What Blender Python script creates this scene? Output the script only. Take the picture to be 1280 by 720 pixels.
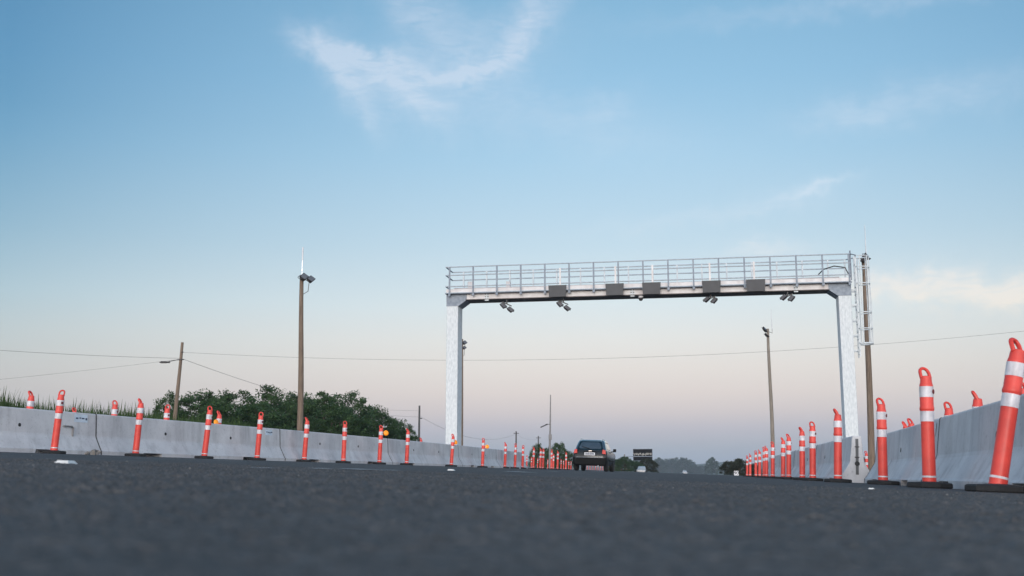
import bpy, bmesh, math, random
from mathutils import Vector, Matrix
R = math.radians
random.seed(7)
for o in list(bpy.data.objects):
    bpy.data.objects.remove(o, do_unlink=True)
SC = bpy.context.scene
COL = SC.collection

# ------------------------------------------------------------------ camera
FPX = 1350.0                                   # focal length in pixels of a 1280 px wide picture
TILT = math.atan(232.6 / FPX)
CAMZ = 0.055                                   # the camera rests on the asphalt
cd = bpy.data.cameras.new('camera')
cd.sensor_width = 36.0
cd.lens = FPX / 1280 * 36
cd.clip_start = 0.02
cd.clip_end = 12000
cd.dof.use_dof = True
cd.dof.focus_distance = 30.0
cd.dof.aperture_fstop = 5.0
cam = bpy.data.objects.new('camera', cd)
COL.objects.link(cam)
cam.location = (0, 0, CAMZ)
cam.rotation_euler = (R(90) + TILT, 0, 0)
SC.camera = cam

# ------------------------------------------------------------------ sky, sun, exposure
SUN_AZ = 189.0        # compass-like: 0 = straight ahead (+Y), clockwise; behind the camera, to the left
SUN_EL = 5.0
w = bpy.data.worlds.new('World')
SC.world = w
w.use_nodes = True
nt = w.node_tree
for n in list(nt.nodes):
    nt.nodes.remove(n)
N = nt.nodes.new
L = nt.links.new


def mth(op, a, b=None, c=None, clamp=False):
    n = N('ShaderNodeMath')
    n.operation = op
    n.use_clamp = clamp
    for i, v in enumerate((a, b, c)):
        if v is None:
            continue
        if isinstance(v, (int, float)):
            n.inputs[i].default_value = v
        else:
            L(v, n.inputs[i])
    return n.outputs[0]


def ramp(fac, stops, interp='LINEAR'):
    n = N('ShaderNodeValToRGB')
    cr = n.color_ramp
    cr.interpolation = interp
    while len(cr.elements) < len(stops):
        cr.elements.new(0.5)
    for e, (p, c) in zip(cr.elements, stops):
        e.position = p
        e.color = (*c, 1)
    L(fac, n.inputs[0])
    return n.outputs[0]


def srgb(r, g, b):
    f = lambda v: (v / 255 / 12.92) if v / 255 <= 0.04045 else ((v / 255 + 0.055) / 1.055) ** 2.4
    return (f(r), f(g), f(b))


def mixc(fac, a, b, mode='MIX'):
    n = N('ShaderNodeMix')
    n.data_type = 'RGBA'
    n.blend_type = mode
    n.clamp_factor = True
    for sock, v in ((n.inputs[0], fac), (n.inputs[6], a), (n.inputs[7], b)):
        if isinstance(v, (int, float)):
            sock.default_value = v
        elif isinstance(v, tuple):
            sock.default_value = (*v, 1)
        else:
            L(v, sock)
    return n.outputs[2]


tc = N('ShaderNodeTexCoord')
sep = N('ShaderNodeSeparateXYZ')
L(tc.outputs['Generated'], sep.inputs[0])
EL = mth('MULTIPLY', mth('ARCSINE', sep.outputs[2]), 180 / math.pi)            # elevation, degrees
AZ = mth('MULTIPLY', mth('ARCTAN2', sep.outputs[0], sep.outputs[1]), 180 / math.pi)
elfac = mth('DIVIDE', EL, 90.0, clamp=True)
S = lambda e: e / 90.0
sky = ramp(elfac, [
    (S(0.0), srgb(132, 158, 188)), (S(1.3), srgb(146, 163, 190)), (S(2.3), srgb(166, 168, 196)),
    (S(3.2), srgb(193, 183, 199)), (S(4.2), srgb(209, 195, 203)), (S(5.5), srgb(217, 206, 209)), (S(7.0), srgb(218, 214, 217)),
    (S(8.8), srgb(209, 217, 225)), (S(12.0), srgb(184, 206, 223)), (S(16.5), srgb(158, 196, 223)),
    (S(20.5), srgb(137, 184, 217)), (S(25.0), srgb(120, 171, 206)), (S(40), srgb(120, 172, 210)),
    (S(89), srgb(122, 166, 204))])
# the sky deepens to either side away from the after-glow axis, more to the left
daz = mth('ADD', AZ, -6.0)
side = mth('MULTIPLY', mth('POWER', mth('ABSOLUTE', mth('DIVIDE', daz, 32.0)), 2.0), 1.0, clamp=True)
deep = mixc(mth('DIVIDE', EL, 18.0, clamp=True), (0.82, 0.85, 0.87), (0.26, 0.50, 0.64))
sky = mixc(side, sky, mixc(1.0, sky, deep, 'MULTIPLY'))


def gauss(az0, el0, sa, se, rot):
    """soft elliptical patch of sky at azimuth az0, elevation el0 (degrees); rot tilts its long axis"""
    dx = mth('ADD', AZ, -az0)
    dy = mth('ADD', EL, -el0)
    c, s = math.cos(R(rot)), math.sin(R(rot))
    u = mth('ADD', mth('MULTIPLY', dx, c), mth('MULTIPLY', dy, s))
    v = mth('SUBTRACT', mth('MULTIPLY', dy, c), mth('MULTIPLY', dx, s))
    q = mth('ADD', mth('POWER', mth('ABSOLUTE', mth('DIVIDE', u, sa)), 2.0),
            mth('POWER', mth('ABSOLUTE', mth('DIVIDE', v, se)), 2.0))
    return mth('POWER', 2.718, mth('MULTIPLY', q, -1.0))


def azel(x, y):
    d = Vector(((x - 640) / FPX, math.cos(TILT) - (360 - y) / FPX * math.sin(TILT),
                math.sin(TILT) + (360 - y) / FPX * math.cos(TILT)))
    d.normalize()
    return math.degrees(math.atan2(d.x, d.y)), math.degrees(math.asin(d.z))


# warp the coordinates a little so the cirrus frays
cv = N('ShaderNodeCombineXYZ')
L(AZ, cv.inputs[0])
L(EL, cv.inputs[1])


def noise(scale, detail, sx=1.0, sy=1.0, rot=0.0, dist=0.0, rough=0.55):
    mp = N('ShaderNodeMapping')
    mp.inputs['Scale'].default_value = (sx, sy, 1)
    mp.inputs['Rotation'].default_value = (0, 0, R(rot))
    L(cv.outputs[0], mp.inputs[0])
    n = N('ShaderNodeTexNoise')
    n.inputs['Scale'].default_value = scale
    n.inputs['Detail'].default_value = detail
    n.inputs['Roughness'].default_value = rough
    n.inputs['Distortion'].default_value = dist
    L(mp.outputs[0], n.inputs['Vector'])
    return n.outputs[0]


wa = noise(0.55, 3)
wb = noise(0.6, 3, rot=70)
AZ0, EL0 = AZ, EL
AZ = mth('ADD', AZ, mth('MULTIPLY', mth('SUBTRACT', wa, 0.5), 2.2))
EL = mth('ADD', EL, mth('MULTIPLY', mth('SUBTRACT', wb, 0.5), 2.2))
CL = [  # x, y, half-length px, half-width px, tilt deg, strength : cirrus strands
    (393, 58, 34, 16, -30, .55), (440, 78, 55, 15, -16, .75), (470, 72, 42, 12, -4, .5), (410, 45, 30, 12, 30, .3),
    (438, 108, 52, 18, -55, .75), (492, 84, 24, 18, 40, .5), (520, 128, 52, 20, -22, .6), (505, 112, 80, 42, -15, .35),
    (590, 86, 60, 11, 14, .6), (560, 94, 70, 14, 2, .45), (632, 66, 44, 12, 36, .5), (672, 12, 44, 22, 28, .7), (655, 42, 40, 16, 48, .45),
    (560, 40, 95, 36, -40, .42), (600, 60, 110, 42, 0, .30), (510, 12, 40, 20, -30, .35), (690, 150, 190, 36, -12, .30),
    (1030, 232, 34, 6, 10, .75), (985, 246, 60, 14, 8, .45), (1060, 146, 60, 18, 0, .4), (1180, 118, 110, 22, 2, .4),
    (1200, 360, 150, 16, -5, 1.0), (1130, 348, 70, 16, 0, .6), (1260, 372, 90, 14, 0, .6), (955, 312, 50, 12, 0, .65), (1100, 0, 260, 12, 0, .4),
    (760, 135, 40, 16, 20, .35), (870, 275, 130, 10, 4, .25)]
acc = None
for (px, py, hl, hw, rt, st) in CL:
    a0, e0 = azel(px, py)
    k = math.degrees(1 / FPX)
    g = mth('MULTIPLY', gauss(a0, e0, hl * k, hw * k, rt), st)
    acc = g if acc is None else mth('ADD', acc, g)
AZ, EL = AZ0, EL0
fib = noise(1.3, 6, sx=0.45, sy=1.6, rot=-25, dist=1.2, rough=0.6)
fib = mth('MULTIPLY_ADD', fib, 2.6, -0.75, clamp=True)
fib = mth('MULTIPLY_ADD', fib, 0.55, 0.45)
cl = mth('MULTIPLY', acc, fib, clamp=True)
cloudcol = ramp(elfac, [(S(8), srgb(244, 226, 214)), (S(14), srgb(214, 222, 235)), (S(24), srgb(200, 212, 230)),
                        (S(60), srgb(150, 175, 205))])
front = mth('GREATER_THAN', sep.outputs[1], 0.0)
sky = mixc(mth('MULTIPLY', mth('MULTIPLY', cl, 0.72), front), sky, cloudcol)
# after-glow of the sunset, behind the camera
AZS = mth('SUBTRACT', mth('ABSOLUTE', mth('SUBTRACT', AZ, SUN_AZ - 360)), 0.0)
AZW = mth('MINIMUM', AZS, mth('SUBTRACT', 360.0, AZS))
gl = mth('POWER', 2.718, mth('MULTIPLY', mth('ADD', mth('POWER', mth('DIVIDE', AZW, 92.0), 2.0),
                                            mth('POWER', mth('DIVIDE', EL, 34.0), 2.0)), -1.0))
gl = mth('MULTIPLY', gl, mth('MULTIPLY_ADD', sep.outputs[1], -1.3, 0.32, clamp=True))
glow = mixc(1.0, (2.9, 2.65, 2.5), gl, 'MULTIPLY')
sky = mixc(1.0, sky, glow, 'ADD')
# Nishita sky with the low sun gives the rest of the dome its light
ns = N('ShaderNodeTexSky')
ns.sky_type = 'NISHITA'
ns.sun_disc = False
ns.sun_elevation = R(SUN_EL)
ns.sun_rotation = R(SUN_AZ)
bg1 = N('ShaderNodeBackground')
bg1.inputs[1].default_value = 0.94
L(sky, bg1.inputs[0])
bg2 = N('ShaderNodeBackground')
bg2.inputs[1].default_value = 0.05
L(ns.outputs[0], bg2.inputs[0])
ad = N('ShaderNodeAddShader')
L(bg1.outputs[0], ad.inputs[0])
L(bg2.outputs[0], ad.inputs[1])
wo = N('ShaderNodeOutputWorld')
L(ad.outputs[0], wo.inputs[0])

sl = bpy.data.lights.new('sun', 'SUN')
sl.energy = 1.25
sl.angle = R(24)
sl.color = (1.0, 0.93, 0.88)
sun = bpy.data.objects.new('sun', sl)
COL.objects.link(sun)
sd = Vector((math.sin(R(SUN_AZ)) * math.cos(R(SUN_EL + 6)), math.cos(R(SUN_AZ)) * math.cos(R(SUN_EL + 6)), math.sin(R(SUN_EL + 6))))
sun.rotation_euler = (-sd).to_track_quat('-Z', 'Y').to_euler()

SC.view_settings.view_transform = 'Standard'
SC.view_settings.look = 'None'
SC.view_settings.exposure = 0.0
SC.view_settings.gamma = 1.0
SC.view_settings.use_curve_mapping = False
SC.render.engine = 'CYCLES'
SC.cycles.use_denoising = True
SC.cycles.max_bounces = 6
SC.cycles.volume_bounces = 0

# ------------------------------------------------------------------ where things stand
ROAD_A = math.atan(0.175)                      # the road runs a little to the right of the view
CA, SA = math.cos(ROAD_A), math.sin(ROAD_A)
SLOPE = 0.0362                                 # cross fall to the right
LEFT_U, RIGHT_U = -17.0, 6.6                   # road edges, measured across


def zg(X, Y):
    u = X * CA - Y * SA
    return -SLOPE * max(-26.0, min(14.0, u))


def at(x, y, Y):
    """point in the world seen at photo pixel (x, y) at distance Y ahead"""
    r = (x - 640) / FPX
    q = (360 - y) / FPX
    d = Vector((r, math.cos(TILT) - q * math.sin(TILT), math.sin(TILT) + q * math.cos(TILT)))
    d *= Y / d.y
    return d + Vector((0, 0, CAMZ))


KH = FPX * (1 + math.tan(TILT) ** 2)


def stand(x, Y):
    """ground point under photo column x at distance Y"""
    z = 0.0
    for _ in range(6):
        D = Y * math.cos(TILT) + (z - CAMZ) * math.sin(TILT)
        X = (x - 640) / FPX * D
        z = zg(X, Y)
    return Vector((X, Y, z))


def far(h, H):
    return KH * H / h


NRM = Vector((SLOPE * CA, -SLOPE * SA, 1)).normalized()
TIP = Vector((0, 0, 1)).rotation_difference(NRM).to_matrix().to_4x4()


# ------------------------------------------------------------------ materials
def mat(name, col, rough=0.6, var=0.12, vscale=6.0, bump=0.0, bscale=40.0, metal=0.0, col2=None, spec=0.5,
        stretch=(1, 1, 1), coat=0.0, detail=5.0, emit=None):
    m = bpy.data.materials.new(name)
    m.use_nodes = True
    t = m.node_tree
    b = t.nodes['Principled BSDF']
    b.inputs['Roughness'].default_value = rough
    b.inputs['Metallic'].default_value = metal
    b.inputs['Specular IOR Level'].default_value = spec
    b.inputs['Coat Weight'].default_value = coat
    co = t.nodes.new('ShaderNodeTexCoord')
    mp = t.nodes.new('ShaderNodeMapping')
    mp.inputs['Scale'].default_value = stretch
    oi = t.nodes.new('ShaderNodeObjectInfo')
    va = t.nodes.new('ShaderNodeVectorMath')
    va.operation = 'MULTIPLY_ADD'
    va.inputs[1].default_value = (13.7, 7.1, 5.3)
    t.links.new(oi.outputs['Random'], va.inputs[0])
    t.links.new(co.outputs['Object'], va.inputs[2])
    t.links.new(va.outputs[0], mp.inputs[0])
    nz = t.nodes.new('ShaderNodeTexNoise')
    nz.inputs['Scale'].default_value = vscale
    nz.inputs['Detail'].default_value = detail
    t.links.new(mp.outputs[0], nz.inputs['Vector'])
    rp = t.nodes.new('ShaderNodeValToRGB')
    c2 = col2 or tuple(c * (1 - 2 * var) for c in col)
    rp.color_ramp.elements[0].position = 0.3
    rp.color_ramp.elements[1].position = 0.68
    rp.color_ramp.elements[0].color = (*c2, 1)
    rp.color_ramp.elements[1].color = (*col, 1)
    t.links.new(nz.outputs[0], rp.inputs[0])
    t.links.new(rp.outputs[0], b.inputs['Base Color'])
    if bump:
        n2 = t.nodes.new('ShaderNodeTexNoise')
        n2.inputs['Scale'].default_value = bscale
        n2.inputs['Detail'].default_value = 3
        t.links.new(co.outputs['Object'], n2.inputs['Vector'])
        bp = t.nodes.new('ShaderNodeBump')
        bp.inputs['Strength'].default_value = bump
        bp.inputs['Distance'].default_value = 0.01
        t.links.new(n2.outputs[0], bp.inputs['Height'])
        t.links.new(bp.outputs[0], b.inputs['Normal'])
    if emit:
        b.inputs['Emission Color'].default_value = (*emit[0], 1)
        b.inputs['Emission Strength'].default_value = emit[1]
    return m


def asphalt():
    m = bpy.data.materials.new('asphalt')
    m.use_nodes = True
    t = m.node_tree
    b = t.nodes['Principled BSDF']
    b.inputs['Roughness'].default_value = 0.85
    b.inputs['Specular IOR Level'].default_value = 0.18
    co = t.nodes.new('ShaderNodeTexCoord')

    def nz(sc, de, ro=0.6):
        n = t.nodes.new('ShaderNodeTexNoise')
        n.inputs['Scale'].default_value = sc
        n.inputs['Detail'].default_value = de
        n.inputs['Roughness'].default_value = ro
        t.links.new(co.outputs['Object'], n.inputs['Vector'])
        return n.outputs[0]
    big, fine = nz(0.9, 8, .7), nz(60, 4, .75)
    vo = t.nodes.new('ShaderNodeTexVoronoi')
    vo.inputs['Scale'].default_value = 110
    t.links.new(co.outputs['Object'], vo.inputs['Vector'])
    r1 = t.nodes.new('ShaderNodeValToRGB')
    r1.color_ramp.elements[0].position = 0.3
    r1.color_ramp.elements[0].color = (0.064, 0.063, 0.063, 1)
    r1.color_ramp.elements[1].position = 0.72
    r1.color_ramp.elements[1].color = (0.102, 0.099, 0.098, 1)
    t.links.new(big, r1.inputs[0])
    r2 = t.nodes.new('ShaderNodeValToRGB')
    r2.color_ramp.elements[0].position = 0.30
    r2.color_ramp.elements[0].color = (0.45, 0.45, 0.45, 1)
    r2.color_ramp.elements[1].position = 0.72
    r2.color_ramp.elements[1].color = (1.75, 1.75, 1.75, 1)
    t.links.new(fine, r2.inputs[0])
    mx = t.nodes.new('ShaderNodeMix')
    mx.data_type = 'RGBA'
    mx.blend_type = 'MULTIPLY'
    mx.inputs[0].default_value = 1
    t.links.new(r1.outputs[0], mx.inputs[6])
    t.links.new(r2.outputs[0], mx.inputs[7])
    t.links.new(mx.outputs[2], b.inputs['Base Color'])
    bp = t.nodes.new('ShaderNodeBump')
    bp.inputs['Strength'].default_value = 0.8
    bp.inputs['Distance'].default_value = 0.006
    t.links.new(vo.outputs['Distance'], bp.inputs['Height'])
    t.links.new(bp.outputs[0], b.inputs['Normal'])
    return m


def concrete(name, k=1.0):
    m = bpy.data.materials.new(name)
    m.use_nodes = True
    t = m.node_tree
    b = t.nodes['Principled BSDF']
    b.inputs['Roughness'].default_value = 0.85
    b.inputs['Specular IOR Level'].default_value = 0.25
    co = t.nodes.new('ShaderNodeTexCoord')
    oi = t.nodes.new('ShaderNodeObjectInfo')
    off = t.nodes.new('ShaderNodeVectorMath')
    off.operation = 'ADD'
    sc = t.nodes.new('ShaderNodeVectorMath')
    sc.operation = 'SCALE'
    sc.inputs[0].default_value = (17, 9, 3)
    t.links.new(oi.outputs['Random'], sc.inputs['Scale'])
    t.links.new(co.outputs['Object'], off.inputs[0])
    t.links.new(sc.outputs[0], off.inputs[1])

    def nz(sc_, de, st=(1, 1, 1), ro=0.6):
        mp = t.nodes.new('ShaderNodeMapping')
        mp.inputs['Scale'].default_value = st
        t.links.new(off.outputs[0], mp.inputs[0])
        n = t.nodes.new('ShaderNodeTexNoise')
        n.inputs['Scale'].default_value = sc_
        n.inputs['Detail'].default_value = de
        n.inputs['Roughness'].default_value = ro
        t.links.new(mp.outputs[0], n.inputs['Vector'])
        return n.outputs[0]

    def rmp(s, p0, c0, p1, c1):
        r = t.nodes.new('ShaderNodeValToRGB')
        r.color_ramp.elements[0].position = p0
        r.color_ramp.elements[0].color = (c0[0] * k, c0[1] * k, c0[2] * k, 1)
        r.color_ramp.elements[1].position = p1
        r.color_ramp.elements[1].color = (c1[0] * k, c1[1] * k, c1[2] * k, 1)
        t.links.new(s, r.inputs[0])
        return r.outputs[0]

    def mul(a, c):
        mx = t.nodes.new('ShaderNodeMix')
        mx.data_type = 'RGBA'
        mx.blend_type = 'MULTIPLY'
        mx.inputs[0].default_value = 1
        t.links.new(a, mx.inputs[6])
        t.links.new(c, mx.inputs[7])
        return mx.outputs[2]
    base = rmp(nz(1.6, 6), 0.3, (0.48, 0.488, 0.51), 0.7, (0.64, 0.648, 0.665))
    kk, k1 = k, 1.0
    k = 1.0
    streak = rmp(nz(5, 5, (1, 1, 0.16)), 0.24, (0.74, 0.74, 0.74), 0.50, (1, 1, 1))
    drip = rmp(nz(4.5, 3, (1, 1, 0.22)), 0.245, (0.28, 0.28, 0.28), 0.285, (1, 1, 1))
    spots = rmp(nz(22, 3), 0.22, (0.72, 0.72, 0.72), 0.42, (1, 1, 1))
    t.links.new(mul(mul(mul(base, streak), spots), drip), b.inputs['Base Color'])
    bp = t.nodes.new('ShaderNodeBump')
    bp.inputs['Strength'].default_value = 0.25
    bp.inputs['Distance'].default_value = 0.01
    t.links.new(nz(35, 4), bp.inputs['Height'])
    t.links.new(bp.outputs[0], b.inputs['Normal'])
    return m


def leafmat(name, dark, light, trans=0.3, scale=0.7):
    m = bpy.data.materials.new(name)
    m.use_nodes = True
    t = m.node_tree
    b = t.nodes['Principled BSDF']
    b.inputs['Roughness'].default_value = 0.6
    b.inputs['Specular IOR Level'].default_value = 0.3
    geo = t.nodes.new('ShaderNodeTexCoord')
    nz = t.nodes.new('ShaderNodeTexNoise')
    nz.inputs['Scale'].default_value = scale
    nz.inputs['Detail'].default_value = 6
    nz.inputs['Roughness'].default_value = 0.75
    t.links.new(geo.outputs['Object'], nz.inputs['Vector'])
    r = t.nodes.new('ShaderNodeValToRGB')
    r.color_ramp.elements[0].position = 0.32
    r.color_ramp.elements[0].color = (*dark, 1)
    r.color_ramp.elements[1].position = 0.68
    r.color_ramp.elements[1].color = (*light, 1)
    t.links.new(nz.outputs[0], r.inputs[0])
    t.links.new(r.outputs[0], b.inputs['Base Color'])
    tr = t.nodes.new('ShaderNodeBsdfTranslucent')
    t.links.new(r.outputs[0], tr.inputs[0])
    mx = t.nodes.new('ShaderNodeMixShader')
    mx.inputs[0].default_value = trans
    t.links.new(b.outputs[0], mx.inputs[1])
    t.links.new(tr.outputs[0], mx.inputs[2])
    t.links.new(mx.outputs[0], t.nodes['Material Output'].inputs[0])
    return m


M = {}
M['asphalt'] = asphalt()
M['concrete'] = concrete('concrete')
M['soil'] = mat('dry grassy soil', (0.11, 0.10, 0.055), 0.9, vscale=0.5, col2=(0.05, 0.07, 0.025), bump=0.4, bscale=6)
M['hill'] = mat('far wooded hill', (0.06, 0.075, 0.04), 0.9, vscale=0.02, col2=(0.03, 0.05, 0.025))
M['paint'] = mat('worn white road paint', (0.72, 0.72, 0.72), 0.7, vscale=30, col2=(0.22, 0.23, 0.24))
M['marker'] = mat('white ceramic marker', (0.78, 0.79, 0.78), 0.35, vscale=25, col2=(0.55, 0.55, 0.53))
M['orange'] = mat('orange polyethylene', (0.80, 0.074, 0.054), 0.45, vscale=7, col2=(0.62, 0.054, 0.040), bump=0.04, bscale=25)
M['band'] = mat('white reflective sheeting', (0.74, 0.73, 0.77), 0.38, vscale=16, col2=(0.46, 0.45, 0.48), stretch=(1, 1, .5))
M['rubber'] = mat('black recycled rubber', (0.022, 0.023, 0.025), 0.85, vscale=20, bump=0.4, bscale=60)
M['hole'] = mat('dark red recess', (0.16, 0.012, 0.015), 0.6)
M['amber'] = mat('amber lens', (0.95, 0.30, 0.01), 0.25, emit=((1, 0.32, 0.02), 0.35))
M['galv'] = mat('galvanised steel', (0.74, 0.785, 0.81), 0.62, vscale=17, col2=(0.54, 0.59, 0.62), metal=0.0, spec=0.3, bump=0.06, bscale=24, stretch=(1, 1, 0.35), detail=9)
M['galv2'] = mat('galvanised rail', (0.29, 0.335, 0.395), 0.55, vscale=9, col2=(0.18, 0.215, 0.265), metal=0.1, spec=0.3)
M['rail'] = mat('bright galvanised tube', (0.50, 0.55, 0.60), 0.45, vscale=9, col2=(0.38, 0.43, 0.48), spec=0.4)
M['wsteel'] = mat('painted white steel', (0.74, 0.74, 0.75), 0.5, vscale=3, col2=(0.56, 0.53, 0.53))
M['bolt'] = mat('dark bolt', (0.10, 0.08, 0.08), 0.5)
M['panel'] = mat('dark grey panel', (0.052, 0.055, 0.062), 0.55, vscale=3)
M['lampbody'] = mat('floodlight housing', (0.040, 0.038, 0.040), 0.6, spec=0.2)
M['lampglass'] = mat('floodlight glass', (0.16, 0.16, 0.17), 0.2, vscale=3)
M['wood'] = mat('weathered pole wood', (0.235, 0.175, 0.130), 0.85, vscale=5, col2=(0.12, 0.088, 0.066), stretch=(6, 6, 0.35), bump=0.5, bscale=18)
M['woodgrey'] = mat('grey pole wood', (0.30, 0.265, 0.225), 0.85, vscale=5, col2=(0.17, 0.145, 0.122), stretch=(6, 6, 0.35), bump=0.5, bscale=18)
M['polegrey'] = mat('grey concrete pole', (0.24, 0.235, 0.235), 0.7)
M['wire'] = mat('wire', (0.16, 0.16, 0.165), 0.6)
M['darksteel'] = mat('dark iron', (0.06, 0.06, 0.063), 0.55)
M['rod'] = mat('steel rod', (0.55, 0.58, 0.62), 0.3, metal=0.6)
M['bark'] = mat('bark', (0.12, 0.09, 0.065), 0.9, vscale=8, bump=0.5, bscale=20)
M['leaf'] = leafmat('leaf', (0.020, 0.048, 0.020), (0.105, 0.180, 0.065))
M['leafolive'] = leafmat('olive leaf', (0.030, 0.034, 0.018), (0.095, 0.100, 0.048))
M['leaffar'] = leafmat('far leaf', (0.014, 0.034, 0.020), (0.060, 0.100, 0.045), scale=0.4)
M['cane'] = leafmat('cane grass', (0.020, 0.045, 0.012), (0.105, 0.170, 0.050), 0.35, 1.5)
M['carpaint'] = mat('black car paint', (0.014, 0.016, 0.018), 0.25, vscale=2, coat=0.15, spec=0.4)
M['carsheen'] = mat('cabin sky sheen', (0.20, 0.21, 0.21), 0.18, vscale=2, coat=1.0, metal=0.8)  # black cabin made paler: sky reflection put into the paint colour
M['plastic'] = mat('black bumper plastic', (0.008, 0.009, 0.010), 0.75, spec=0.2)
M['glass'] = mat('dark tinted glass', (0.008, 0.020, 0.028), 0.06, spec=0.4)
M['chrome'] = mat('chrome', (0.75, 0.76, 0.78), 0.15, metal=0.9)
M['tail'] = mat('red tail lamp', (0.55, 0.035, 0.025), 0.2, emit=((1, 0.10, 0.06), 0.12))
M['plate'] = mat('white number plate', (0.72, 0.74, 0.78), 0.4, vscale=3)
M['ink'] = mat('dark blue print', (0.06, 0.08, 0.14), 0.6)
M['bluetag'] = mat('white blue tag', (0.62, 0.72, 0.82), 0.45, vscale=5)
M['cable'] = mat('black cable', (0.02, 0.02, 0.022), 0.5)
M['boardblack'] = mat('sign board black', (0.012, 0.012, 0.014), 0.8, spec=0.1)
M['boardtext'] = mat('pale board lamp', (0.36, 0.36, 0.34), 0.5)
M['whitecar'] = mat('white car paint', (0.42, 0.44, 0.46), 0.25, coat=0.5)
M['rubble'] = mat('broken mortar', (0.26, 0.25, 0.235), 0.9, vscale=18)
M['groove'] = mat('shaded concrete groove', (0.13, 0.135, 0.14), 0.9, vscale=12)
M['jointshade'] = mat('dark recess shade strip', (0.075, 0.077, 0.08), 0.9, vscale=12)  # shade of the open joint between barriers, put into a strip's colour
M['joint'] = mat('dark recess shade', (0.035, 0.036, 0.038), 0.8)  # near-black tone stands for the shade inside lifting and pin holes


# ------------------------------------------------------------------ building helpers
class MB:
    def __init__(self):
        self.bm = bmesh.new()

    def box(self, c, s, m=None, bev=0.0):
        hx, hy, hz = s[0] / 2, s[1] / 2, s[2] / 2
        vs = []
        for dz in (-1, 1):
            for dx, dy in ((-1, -1), (1, -1), (1, 1), (-1, 1)):
                p = Vector((dx * hx, dy * hy, dz * hz))
                if m:
                    p = m @ p
                vs.append(self.bm.verts.new(p + Vector(c)))
        fs = [(0, 3, 2, 1), (4, 5, 6, 7), (0, 1, 5, 4), (1, 2, 6, 5), (2, 3, 7, 6), (3, 0, 4, 7)]
        fl = [self.bm.faces.new([vs[i] for i in f]) for f in fs]
        if bev:
            es = list({e for f in fl for e in f.edges})
            bmesh.ops.bevel(self.bm, geom=es, offset=bev, segments=2, affect='EDGES', profile=0.5)
        return self

    def tube(self, pts, r, n=8, caps=True, flat=1.0):
        pts = [Vector(p) for p in pts]
        rs = r if isinstance(r, (list, tuple)) else [r] * len(pts)
        rings = []
        up = None
        for i, p in enumerate(pts):
            d = (pts[min(i + 1, len(pts) - 1)] - pts[max(i - 1, 0)]).normalized()
            if up is None:
                up = Vector((0, 1, 0)) if abs(d.y) < 0.9 else Vector((1, 0, 0))
            s = d.cross(up).normalized()
            t = s.cross(d).normalized()
            ring = []
            for k in range(n):
                a = 2 * math.pi * k / n
                ring.append(self.bm.verts.new(p + s * math.cos(a) * rs[i] + t * math.sin(a) * rs[i] * flat))
            rings.append(ring)
        for a, b in zip(rings, rings[1:]):
            for k in range(n):
                self.bm.faces.new([a[k], a[(k + 1) % n], b[(k + 1) % n], b[k]])
        if caps:
            self.bm.faces.new(rings[0][::-1])
            self.bm.faces.new(rings[-1])
        return self

    def lathe(self, prof, n=20, c=(0, 0, 0)):
        rings = []
        for (r, z) in prof:
            rings.append([self.bm.verts.new((c[0] + r * math.cos(2 * math.pi * k / n), c[1] + r * math.sin(2 * math.pi * k / n), c[2] + z)) for k in range(n)])
        for a, b in zip(rings, rings[1:]):
            for k in range(n):
                self.bm.faces.new([a[k], a[(k + 1) % n], b[(k + 1) % n], b[k]])
        self.bm.faces.new(rings[0][::-1])
        self.bm.faces.new(rings[-1])
        return self

    def loft(self, rings):
        rs = [[self.bm.verts.new(p) for p in ring] for ring in rings]
        n = len(rs[0])
        for a, b in zip(rs, rs[1:]):
            for k in range(n):
                self.bm.faces.new([a[k], a[(k + 1) % n], b[(k + 1) % n], b[k]])
        self.bm.faces.new(rs[0][::-1])
        self.bm.faces.new(rs[-1])
        return self

    def prism(self, pts, h):
        """polygon in 3-D extruded by vector h"""
        h = Vector(h)
        a = [Vector(p) for p in pts]
        return self.loft([a, [p + h for p in a]])

    def build(self, name, m, parent=None, smooth=False):
        bmesh.ops.recalc_face_normals(self.bm, faces=self.bm.faces)
        me = bpy.data.meshes.new(name)
        self.bm.to_mesh(me)
        self.bm.free()
        me.materials.append(m)
        if smooth:
            for p in me.polygons:
                p.use_smooth = True
            try:
                me.set_sharp_from_angle(angle=R(40))
            except Exception:
                pass
        o = bpy.data.objects.new(name, me)
        COL.objects.link(o)
        if parent:
            o.parent = parent
        return o


def tag(o, label=None, cat=None, group=None, kind=None):
    if label:
        o['label'] = label
    if cat:
        o['category'] = cat
    if group:
        o['group'] = group
    if kind:
        o['kind'] = kind
    return o


def empty(name, m=None, loc=None, rz=0.0):
    o = bpy.data.objects.new(name, None)
    o.empty_display_size = 0.3
    COL.objects.link(o)
    if m is not None:
        o.matrix_world = m
    else:
        o.location = loc or (0, 0, 0)
        o.rotation_euler = (0, 0, rz)
    return o


def copy_tree(o, parent=None):
    kids = list(o.children)
    c = o.copy()
    COL.objects.link(c)
    if parent:
        c.parent = parent
    for ch in kids:
        copy_tree(ch, c)
    return c


def on_road(p, yaw=0.0, lean=0.0, pitch=0.0):
    return Matrix.Translation(p) @ Matrix.Rotation(R(lean), 4, 'Y') @ Matrix.Rotation(R(pitch), 4, 'X') @ TIP @ Matrix.Rotation(R(yaw), 4, 'Z')


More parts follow.
